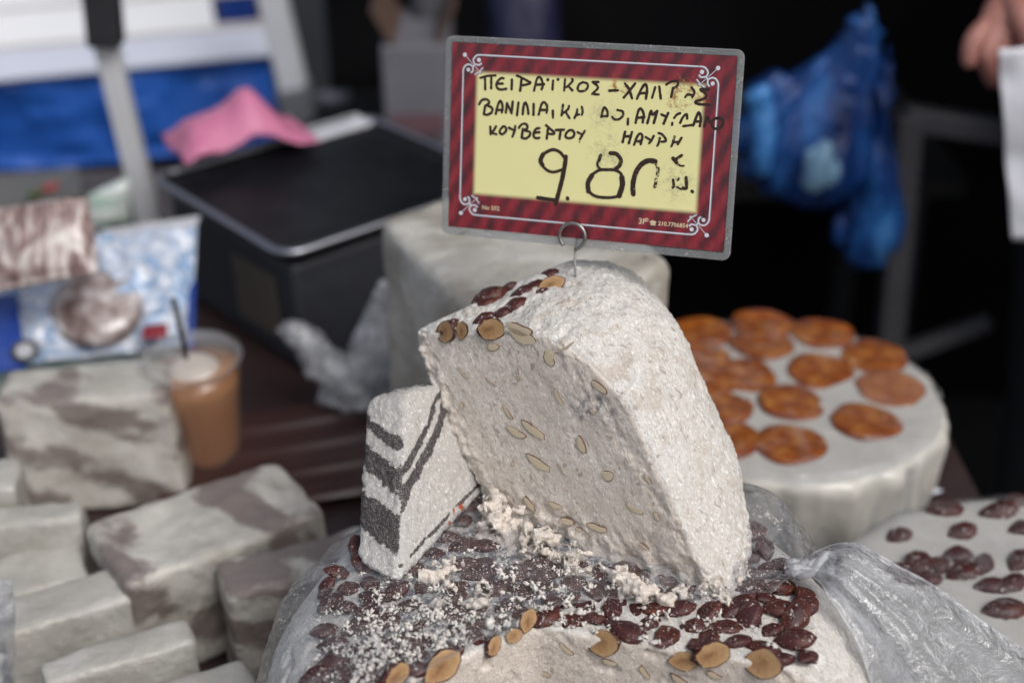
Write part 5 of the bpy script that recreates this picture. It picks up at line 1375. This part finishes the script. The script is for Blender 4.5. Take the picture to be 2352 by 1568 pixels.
pillow('red_print', [pon(325, 778, .020), pon(385, 778, .020), pon(385, 742, .020), pon(330, 748, .020)], .004, plain('red_print', (.22, .02, .03), .3), pkt, n=10, amp=.001)
# wrapped marbled chunk on top and what lies behind it
m = Mat('wrapped_brown_marble'); co = m.co(); w_ = m.noise(m.mapping(co, (1, .35, .35), (.3, .4, .5)), 55, 4, .6, 1.2)
M['chunk'] = m.done(m.bsdf(color=m.ramp(w_, [(.35, (.14, .075, .07)), (.5, (.34, .25, .235)), (.62, (.66, .61, .57))]), rough=.4, coat=.8, coat_rough=.12, coat_normal=m.bump(m.noise(co, 40, 4), .6, .01)))
zc = .125
cq = [at_y(-40, 672, 1.40), at_y(225, 622, 1.40), at_y(205, 455, 1.47), at_y(-40, 492, 1.47)]
pillow('wrapped_chunk', cq, .05, M['chunk'], None, seed=12, amp=.006, flat=.25, label='film-wrapped brown and cream marbled chunk on the pale blue packet', cat='halva')
red_m = plain('glace_red', (.38, .03, .02), .25, 0, .2, 60, coat=.6)
tr_e = empty('snack_tray', tuple(at_z(70, 455, .02))); props(tr_e, 'shallow dark tray with a red and green garnish at the frame edge', 'tray')
tb = Vector(tr_e.location)
s2 = Soup(); A_, B_ = at_z(-40, 470, .022), at_z(165, 440, .022); ex = (B_ - A_).normalized(); Rm = Matrix((ex, Vector((-ex.y, ex.x, 0)), Vector((0, 0, 1)))).transposed()
s2.box((A_ + B_) / 2 + Vector((0, .05, -.010)) - tb, ((B_ - A_).length, .12, .022), Rm); bevel(s2.build('tray_base', [plain('tray_dark', (.10, .095, .09), .35)], tr_e, smooth=False), .004)
for px_, py_, mm_, r_ in ((112, 438, red_m, .009), (128, 432, red_m, .007), (78, 452, plain('garnish_green', (.06, .09, .02), .4), .010), (95, 445, plain('garnish_brown', (.10, .05, .02), .4), .008)):
    s2 = Soup(); p = at_z(px_, py_, .030) - tb; s2.lathe([(0, -r_ * .7), (r_ * .8, -r_ * .4), (r_, 0), (r_ * .7, r_ * .5), (0, r_ * .75)], 14, c=(p.x, p.y, p.z + .004)); s2.build('garnish', [mm_], tr_e)
pillow('green_bag', [at_z(185, 535, .05), at_z(300, 520, .05), at_y(295, 405, 1.85), at_y(200, 450, 1.85)], .05, M['green'], None, seed=17, label='pale green plastic bag standing against the leaning post', cat='bag')
lf = pillow('film_roll_end', [at_z(-60, 1650, .012), at_z(30, 1600, .012), at_y(28, 1330, at_z(28, 1330, .16).y), at_y(-60, 1330, at_z(28, 1330, .16).y)], .03, M['bag_white'], None, seed=9, label='crumpled bluish plastic film at the left frame edge by the bars', cat='plastic film')

# ------------------------------------------------------------------ posts, cover and panels of the stall behind
M['alu'] = plain('painted_post', (.55, .56, .58), .4, 0, .1, 8)
M['white_post'] = plain('white_painted_post', (.66, .68, .72), .4, 0, .06, 8)
post = empty('stall_post', tuple(at_z(345, 515, .0))); props(post, 'pale square stall post with black clamp, rising behind the packets', 'post')
pb_ = Vector(post.location); ptop = at_y(205, -60, pb_.y + .02)
ax = (ptop - pb_).normalized(); sx_ = Vector((1, 0, 0)); sx_ = (sx_ - ax * sx_.dot(ax)).normalized(); Rm = Matrix((sx_, ax.cross(sx_), ax)).transposed()
s2 = Soup(); Lp = (ptop - pb_).length; s2.box(ax * Lp * .5, (.032, .032, Lp), Rm); bevel(s2.build('post_shaft', [M['alu']], post, smooth=False), .003)
s2 = Soup(); cl_ = on_plane(238, 35, pb_, Vector((0, 1, 0))) - pb_; s2.box(cl_, (.046, .046, .085), Rm @ Matrix.Rotation(.15, 3, 'Y')); bevel(s2.build('clamp', [plain('black_clamp', (.02, .02, .024), .5)], post, smooth=False), .004)
post2 = empty('stall_post', tuple(at_y(690, 262, 2.62))); props(post2, 'white stall post with grey foot beside the blue cover', 'post')
pb_ = Vector(post2.location); ptop = at_y(618, -40, 2.60); ax = (ptop - pb_).normalized(); sx_ = Vector((1, 0, 0)); sx_ = (sx_ - ax * sx_.dot(ax)).normalized(); Rm = Matrix((sx_, ax.cross(sx_), ax)).transposed(); Lp = (ptop - pb_).length
s2 = Soup(); s2.box(ax * (Lp * .5 + .05), (.050, .050, Lp), Rm); bevel(s2.build('post_shaft', [M['white_post']], post2, smooth=False), .004)
s2 = Soup(); s2.box(ax * .025, (.062, .062, .075), Rm); bevel(s2.build('post_foot', [plain('grey_foot', (.16, .17, .19), .45)], post2, smooth=False), .006)
s2 = Soup(); s2.tube([ax * .03 + Vector((.03, 0, 0)), ax * .03 + Vector((.10, 0, .0))], .016, 10); s2.build('side_bolt', [plain('grey_bolt', (.14, .15, .18), .4)], post2)
m = Mat('blue_tarp'); co = m.co(); n1 = m.noise(m.mapping(co, (1, 1, 2)), 3, 2); M['blue'] = m.done(m.bsdf(color=m.mix(n1, (.016, .085, .42), (.03, .15, .58)), rough=.32, coat=.3, coat_rough=.25, normal=m.bump(m.noise(m.mapping(co, (.6, 1, 2)), 5, 2), .35, .05)))
yT = 2.75
z1_, z0_ = at_y(300, 150, yT).z, at_y(300, 372, yT).z; x0_, x1_ = at_y(-150, 250, yT).x, at_y(622, 200, yT).x
bt = drape('blue_tarpaulin', x0_, x1_, z0_, z1_, yT, M['blue'], amp=.07, fx=5, seed=4, sagz=.03); props(bt, 'blue tarpaulin skirt hanging below white boards behind the scale', 'tarpaulin')
# bench carrying the boards and the tarpaulin's fixing
M['white_board'] = plain('white_board', (.80, .82, .86), .45, 0, .05, 6, .1)
M['board_edge'] = plain('worn_board_edge', (.46, .44, .43), .6, 0, .3, 40)
bd = empty('board_stack', (0.5 * (x0_ + x1_), yT + .1, z1_)); props(bd, 'white boards with worn edges stacked above the blue tarpaulin', 'boards')
be = Vector(bd.location)
bn = Vector((0, -.78, .62)).normalized(); bo = Vector((0, yT - .02, z1_))
def bp(px, py): return on_plane(px, py, bo, bn)
for i, (pa, pb2, mm_) in enumerate(((166, 98, plain('lavender_board', (.56, .60, .72), .45, 0, .05, 6, .1)), (90, 12, M['white_board']), (5, -120, M['white_board']))):
    za, zb_ = bp(300, pa), bp(300, pb2); xr = bp(470 if i else 605, 60).x; up_ = (zb_ - za); L_ = up_.length; R_b = Matrix((Vector((1, 0, 0)), up_.normalized(), Vector((1, 0, 0)).cross(up_.normalized()))).transposed()
    mid_ = (za + zb_) / 2; mid_.x = (x0_ + xr) / 2
    s2 = Soup(); s2.box(mid_ - be, (xr - x0_, L_, .018), R_b); bevel(s2.build('board', [mm_], bd, smooth=False), .003)
    if i < 2:
        s2 = Soup(); e_ = zb_ + up_.normalized() * .006; e_.x = (x0_ + x1_) / 2; s2.box(e_ - be, (x1_ - x0_, .022, .010), R_b); s2.build('worn_edge', [M['board_edge']], bd, smooth=False)
s2 = Soup(); xa, xb = at_y(472, 40, yT).x, at_y(560, 40, yT).x; s2.box(Vector(((xa + xb) / 2, yT + .075, at_y(500, 40, yT).z)) - be, (xb - xa, .03, .22)); s2.build('blue_panel', [M['deep_blue']], bd, smooth=False)
s2 = Soup(); xa, xb = at_y(562, 40, yT).x, at_y(612, 40, yT).x; s2.box(Vector(((xa + xb) / 2, yT + .08, at_y(580, 40, yT).z)) - be, (xb - xa, .03, .22)); s2.build('maroon_panel', [plain('maroon', (.06, .008, .012), .5)], bd, smooth=False)
# dark cloth heap under the tarpaulin
o = drape('dark_cloth', x0_, x1_ + .1, -.85, z0_ + .03, yT + .12, plain('dark_purple_cloth', (.030, .018, .026), .8, 0, .3, 10), amp=.06, fx=5, seed=14); props(o, 'dark purple-brown cloth hanging under the blue tarpaulin', 'cloth')
for o_ in (bt, bd, o):
    o_.rotation_euler = (0, 0, math.radians(14))
# cardboard box and things in the gloom
cb = empty('carton', tuple(at_y(965, 372, 2.35))); props(cb, 'grey-white carton with brown open flaps in the dark behind the scale', 'carton'); cbl = Vector(cb.location)
w_, h_ = (at_y(1040, 250, 2.35) - at_y(888, 250, 2.35)).length, (at_y(960, 130, 2.5) - at_y(960, 372, 2.35)).length
s2 = Soup(); s2.box((0, .12, h_ / 2), (w_, .24, h_)); bevel(s2.build('box', [plain('carton_grey', (.15, .15, .175), .7, 0, .25, 14)], cb, smooth=False), .004)
s2 = Soup(); s2.box((0, -.01, h_ * .35), (w_ * .8, .004, h_ * .18)); s2.build('printed_band', [plain('carton_red', (.13, .07, .085), .7)], cb, smooth=False)
for sx_ in (-1, 1):
    s2 = Soup(); s2.box((sx_ * w_ * .46, .12, h_ + .03), (.006, .22, .07), Matrix.Rotation(sx_ * .5, 3, 'Y')); s2.build('flap', [plain('carton_brown', (.10, .06, .045), .8)], cb, smooth=False)
pillow('grey_sack', [at_y(935, 330, 2.53), at_y(1045, 330, 2.53), at_y(1035, -40, 2.57), at_y(945, -40, 2.57)], .12, plain('grey_sack', (.055, .055, .065), .8), None, seed=5, label='dark grey sack standing behind the carton, above it in view', cat='sack')
pillow('navy_sack', [at_y(1105, 330, 2.53), at_y(1295, 330, 2.53), at_y(1280, -60, 2.57), at_y(1120, -60, 2.57)], .15, plain('navy_sack', (.010, .012, .045), .6), None, seed=6, label='navy blue sack in the dark just above the price sign', cat='sack')
# dark trestle bench that carries them
bz = cbl.z - .002
bench = empty('trestle_bench', (.20, 2.48, -.85)); props(bench, 'black trestle bench carrying carton and sacks in the dark', 'bench')
s2 = Soup(); s2.box((0, 0, bz + .85 - .015), (1.15, .52, .03)); s2.build('bench_top', [plain('bench_black', (.010, .010, .011), .7)], bench, smooth=False)
for x in (-.5, .5):
    for y in (-.2, .2):
        s2 = Soup(); s2.box((x, y, (bz + .82) / 2), (.04, .04, bz + .82)); s2.build('leg', [M['scale_body']], bench, smooth=False)
# hanging blue carrier bag
m = Mat('blue_carrier'); co = m.co(); n1 = m.noise(m.mapping(co, (2, 1, .7)), 9, 4, .6)
M['carrier'] = m.done(m.bsdf(color=m.ramp(n1, [(.32, (.004, .018, .09)), (.5, (.008, .05, .22)), (.66, (.03, .16, .48)), (.74, (.10, .28, .55))]), rough=.38, coat=.3, coat_rough=.3, normal=m.bump(n1, .4, .02)))
yh = 2.05
hb = empty('carrier_bag', tuple(at_y(1900, 560, yh))); props(hb, 'bulging bright blue carrier bag hanging from the steel frame', 'bag'); hbl = Vector(hb.location)
pxm = (at_y(1950, 330, yh) - at_y(1850, 330, yh)).length / 100
def bag_part(name, balls, seed, mat, k=.03, amp=.012):
    B = [(np.array(at_y(x, y, yh + dy)), np.array((rx * pxm, max(rx, ry) * pxm * .45, ry * pxm))) for x, y, rx, ry, dy in balls]
    lo = np.min([c - r for c, r in B], 0) - .05; hi = np.max([c + r for c, r in B], 0) + .05
    def fn(X, Y, Z):
        d = None
        for c, r in B:
            q = (np.sqrt(((X - c[0]) / r[0]) ** 2 + ((Y - c[1]) / r[1]) ** 2 + ((Z - c[2]) / r[2]) ** 2) - 1) * r.min(); d = q if d is None else smin(d, q, k)
        return d
    V, F = surface_nets(fn, lo, hi, .0065); V = relax(V, F, 2); N = vnormals(V, F)
    ax_ = np.array(at_y(1990, 45, yh)); a_ = np.arctan2(V[:, 2] - ax_[2], V[:, 0] - ax_[0])
    V = V + N * ((vnoise(np.stack([a_ * 16, V[:, 1] * 8, 0 * a_], 1), 1, seed) + .6 * vnoise(np.stack([a_ * 37, V[:, 1] * 12, 0 * a_], 1), 1, seed + 1)) * amp + fbm(V, 14, 3, seed) * amp * .9)[:, None]
    return new_obj(name, mesh_np(name, V - np.array(hbl), F, mat), hb)
bag_part('bag_body', [(1988, 60, 14, 40, 0), (1970, 130, 40, 70, 0), (1925, 220, 90, 95, 0), (1850, 310, 140, 110, 0), (1880, 400, 110, 80, -.02), (1775, 300, 75, 120, .02)], 3, M['carrier'])
bag_part('bag_side', [(2022, 250, 26, 150, 0), (2010, 430, 45, 120, 0), (1975, 530, 62, 60, 0), (2005, 560, 30, 45, 0)], 8, M['carrier'])
light_wrap = plain('light_blue_wrap', (.06, .24, .60), .3, 0, .5, 30, coat=.6)
bag_part('bag_content', [(1745, 240, 30, 40, -.055), (1752, 345, 28, 70, -.055)], 12, light_wrap, amp=.006)
bag_part('bag_content', [(1880, 385, 42, 60, -.085)], 14, plain('pale_blue_wrap', (.20, .36, .52), .35, 0, .4, 25, coat=.5), amp=.006)
# steel frame on the right
M['steel'] = plain('grey_steel', (.075, .075, .085), .5, .2, .2, 12)
fr2 = empty('steel_frame', tuple(at_y(2040, 810, 2.1))); props(fr2, 'dark grey square-tube steel frame behind the orange slice wheel', 'frame'); fl = Vector(fr2.location)
for nm, p, q, t in (('upright', (2038, 830), (2088, 262), .040), ('top_rail', (2075, 268), (2360, 312), .036), ('brace', (2070, 812), (2275, 738), .026)):
    A_, B_ = at_y(*p, 2.1) - fl, at_y(*q, 2.1) - fl; ax = (B_ - A_).normalized(); sy = Vector((0, 1, 0)); sxv = sy.cross(ax).normalized(); Rm = Matrix((sxv, ax.cross(sxv), ax)).transposed()
    s2 = Soup(); s2.box((A_ + B_) / 2, (t, t, (B_ - A_).length), Rm); bevel(s2.build(nm, [M['steel']], fr2, smooth=False), .004)
A_ = at_y(2038, 830, 2.1) - fl; s2 = Soup(); s2.box((A_.x, A_.y, (A_.z - .85 - fl.z) / 2), (.04, .04, abs(A_.z + .85 + fl.z))); s2.build('upright', [M['steel']], fr2, smooth=False)
# ------------------------------------------------------------------ vendor's hand with a sheet of paper
m = Mat('skin'); co = m.co(); M['flesh_skin'] = m.done(m.bsdf(color=m.mix(m.noise(co, 40, 4), (.36, .155, .125), (.48, .23, .19)), rough=.5, sss=.25, sss_r=(1, .35, .2), sss_s=.006, normal=m.bump(m.noise(co, 160, 3), .3, .002)))
yH = 1.72
def hp(px, py, dy=0.0): return at_y(px, py, yH + dy)
def skin_mesh(name, chains, mat, parent, base):
    """chains of (point, radius); the first point of later chains welds to an index of the vertex list"""
    me = bpy.data.meshes.new(name); V = []; R = []; E = []
    for ch in chains:
        prev = None
        for it in ch:
            if isinstance(it, int): idx = it
            else: V.append(tuple(Vector(it[0]) - Vector(base))); R.append(it[1]); idx = len(V) - 1
            if prev is not None: E.append((prev, idx))
            prev = idx
    me.from_pydata(V, E, []); o = new_obj(name, me, parent)
    md = o.modifiers.new('skin', 'SKIN'); md.use_smooth_shade = True
    for i, r in enumerate(R): me.skin_vertices[0].data[i].radius = (r, r)
    me.skin_vertices[0].data[0].use_root = True
    sb = o.modifiers.new('sub', 'SUBSURF'); sb.levels = 2; sb.render_levels = 2
    dg = bpy.context.evaluated_depsgraph_get(); em = bpy.data.meshes.new_from_object(o.evaluated_get(dg))
    o.modifiers.clear(); o.data = em; em.materials.clear(); em.materials.append(mat)
    em.polygons.foreach_set('use_smooth', np.ones(len(em.polygons), bool))
    return o
per = empty('person', tuple(at_z(2700, 700, -.85))); per.location = (.92, 1.85, -.85)
props(per, 'vendor in dark clothes reaching in with one bare hand over a white sheet', 'person'); pbse = Vector(per.location)
wrist = hp(2345, -45, .05)
chains = [[(Vector((.98, 1.95, .72)), .050), (hp(2480, -140, .10), .040), (wrist, .030), (hp(2325, 5, .02), .030), (hp(2300, 45), .030)],
          [4, (hp(2265, 62, -.02), .015), (hp(2232, 95, -.035), .0125), (hp(2224, 130, -.04), .0110), (hp(2228, 160, -.04), .0095)],
          [4, (hp(2285, 85, -.03), .015), (hp(2262, 125, -.045), .0125), (hp(2272, 168, -.035), .0110), (hp(2285, 195, -.02), .0095)],
          [4, (hp(2312, 88, -.03), .015), (hp(2298, 135, -.04), .0125), (hp(2305, 180, -.03), .0110), (hp(2315, 205, -.015), .0095)],
          [4, (hp(2335, 82, -.02), .014), (hp(2330, 130, -.03), .0115), (hp(2332, 170, -.02), .0100), (hp(2338, 190, -.01), .0085)],
          [3, (hp(2350, 40, -.045), .017), (hp(2362, 90, -.05), .0135), (hp(2360, 130, -.045), .0105)]]
skin_mesh('body', chains, M['flesh_skin'], per, pbse)
dark_cl = plain('dark_clothes', (.012, .012, .016), .85, 0, .2, 20)
chains = [[(Vector((.93, 2.0, -.80)), .10), (Vector((.93, 2.0, -.35)), .12), (Vector((.93, 2.0, .0)), .155), (Vector((.93, 2.0, .35)), .165), (Vector((.95, 1.98, .62)), .15), (Vector((.97, 1.97, .80)), .08)]]
skin_mesh('clothes', chains, dark_cl, per, pbse)
chains = [[(Vector((1.10, 1.97, .70)), .075), (Vector((.99, 1.95, .72)), .062), (hp(2478, -140, .10) + Vector((.02, 0, .01)), .052), (hp(2440, -112, .085), .048)]]
skin_mesh('sleeve', chains, plain('mustard_sleeve', (.30, .15, .04), .8, 0, .2, 30), per, pbse)
# white sheet hanging from the hand
wpaper = plain('white_paper', (.74, .75, .82), .5, 0, .04, 20)
def hs(px, py, d): return at_y(px, py, yH + d - .10)
q = [hs(2325, 552, .02), hs(2480, 560, .02), hs(2450, 105, .0), hs(2290, 108, .0)]
sheet('paper_sheet', q, wpaper, n=28, amp=.010, seed=5, sc=9, label='white paper sheet hanging from the vendor hand', cat='paper')

# ------------------------------------------------------------------ stall canopy overhead, shading the back
can = empty('stall_canopy', (1.9, 3.0, 1.9)); props(can, 'dark canopy cloth over the back of the stall', 'canopy')
g = 20; X, Y = np.meshgrid(np.linspace(-.30, 5.0, g), np.linspace(1.9, 5.2, g), indexing='ij')
P = np.stack([X.ravel(), Y.ravel(), 1.75 + .12 * (Y.ravel() - 1.75) + 0 * X.ravel()], 1); P[:, 2] += fbm(P, 2.0, 2, 3) * .04
s2 = mesh_np('canopy_cloth', P - np.array(can.location), np.array([(i * g + j, (i + 1) * g + j, (i + 1) * g + j + 1, i * g + j + 1) for i in range(g - 1) for j in range(g - 1)]), plain('canopy_cloth', (.02, .022, .03), .8))
new_obj('canopy_cloth', s2, can).modifiers.new('thickness', 'SOLIDIFY').thickness = .004
for x, y in ((-.25, 5.1), (4.9, 5.1), (4.9, 1.95)):
    s3 = Soup(); zt_ = 1.75 + .12 * (y - 1.75); s3.box(Vector((x, y, (zt_ - .85) / 2)) - Vector(can.location), (.05, .05, zt_ + .85)); s3.build('canopy_pole', [M['alu']], can, smooth=False)

sc_ = drape('sun_block_curtain', 0, 1.75, -.85, 1.72, 0, black, nx=40, nz=30, amp=.05, fx=5, seed=31)  # added out of view to block sun from the ground at the right
sc_.location = (1.45, 1.95, -.85); sc_.rotation_euler = (0, 0, math.radians(90)); props(sc_, 'added black curtain out of view, keeping sun off the ground beyond the vendor', 'curtain')
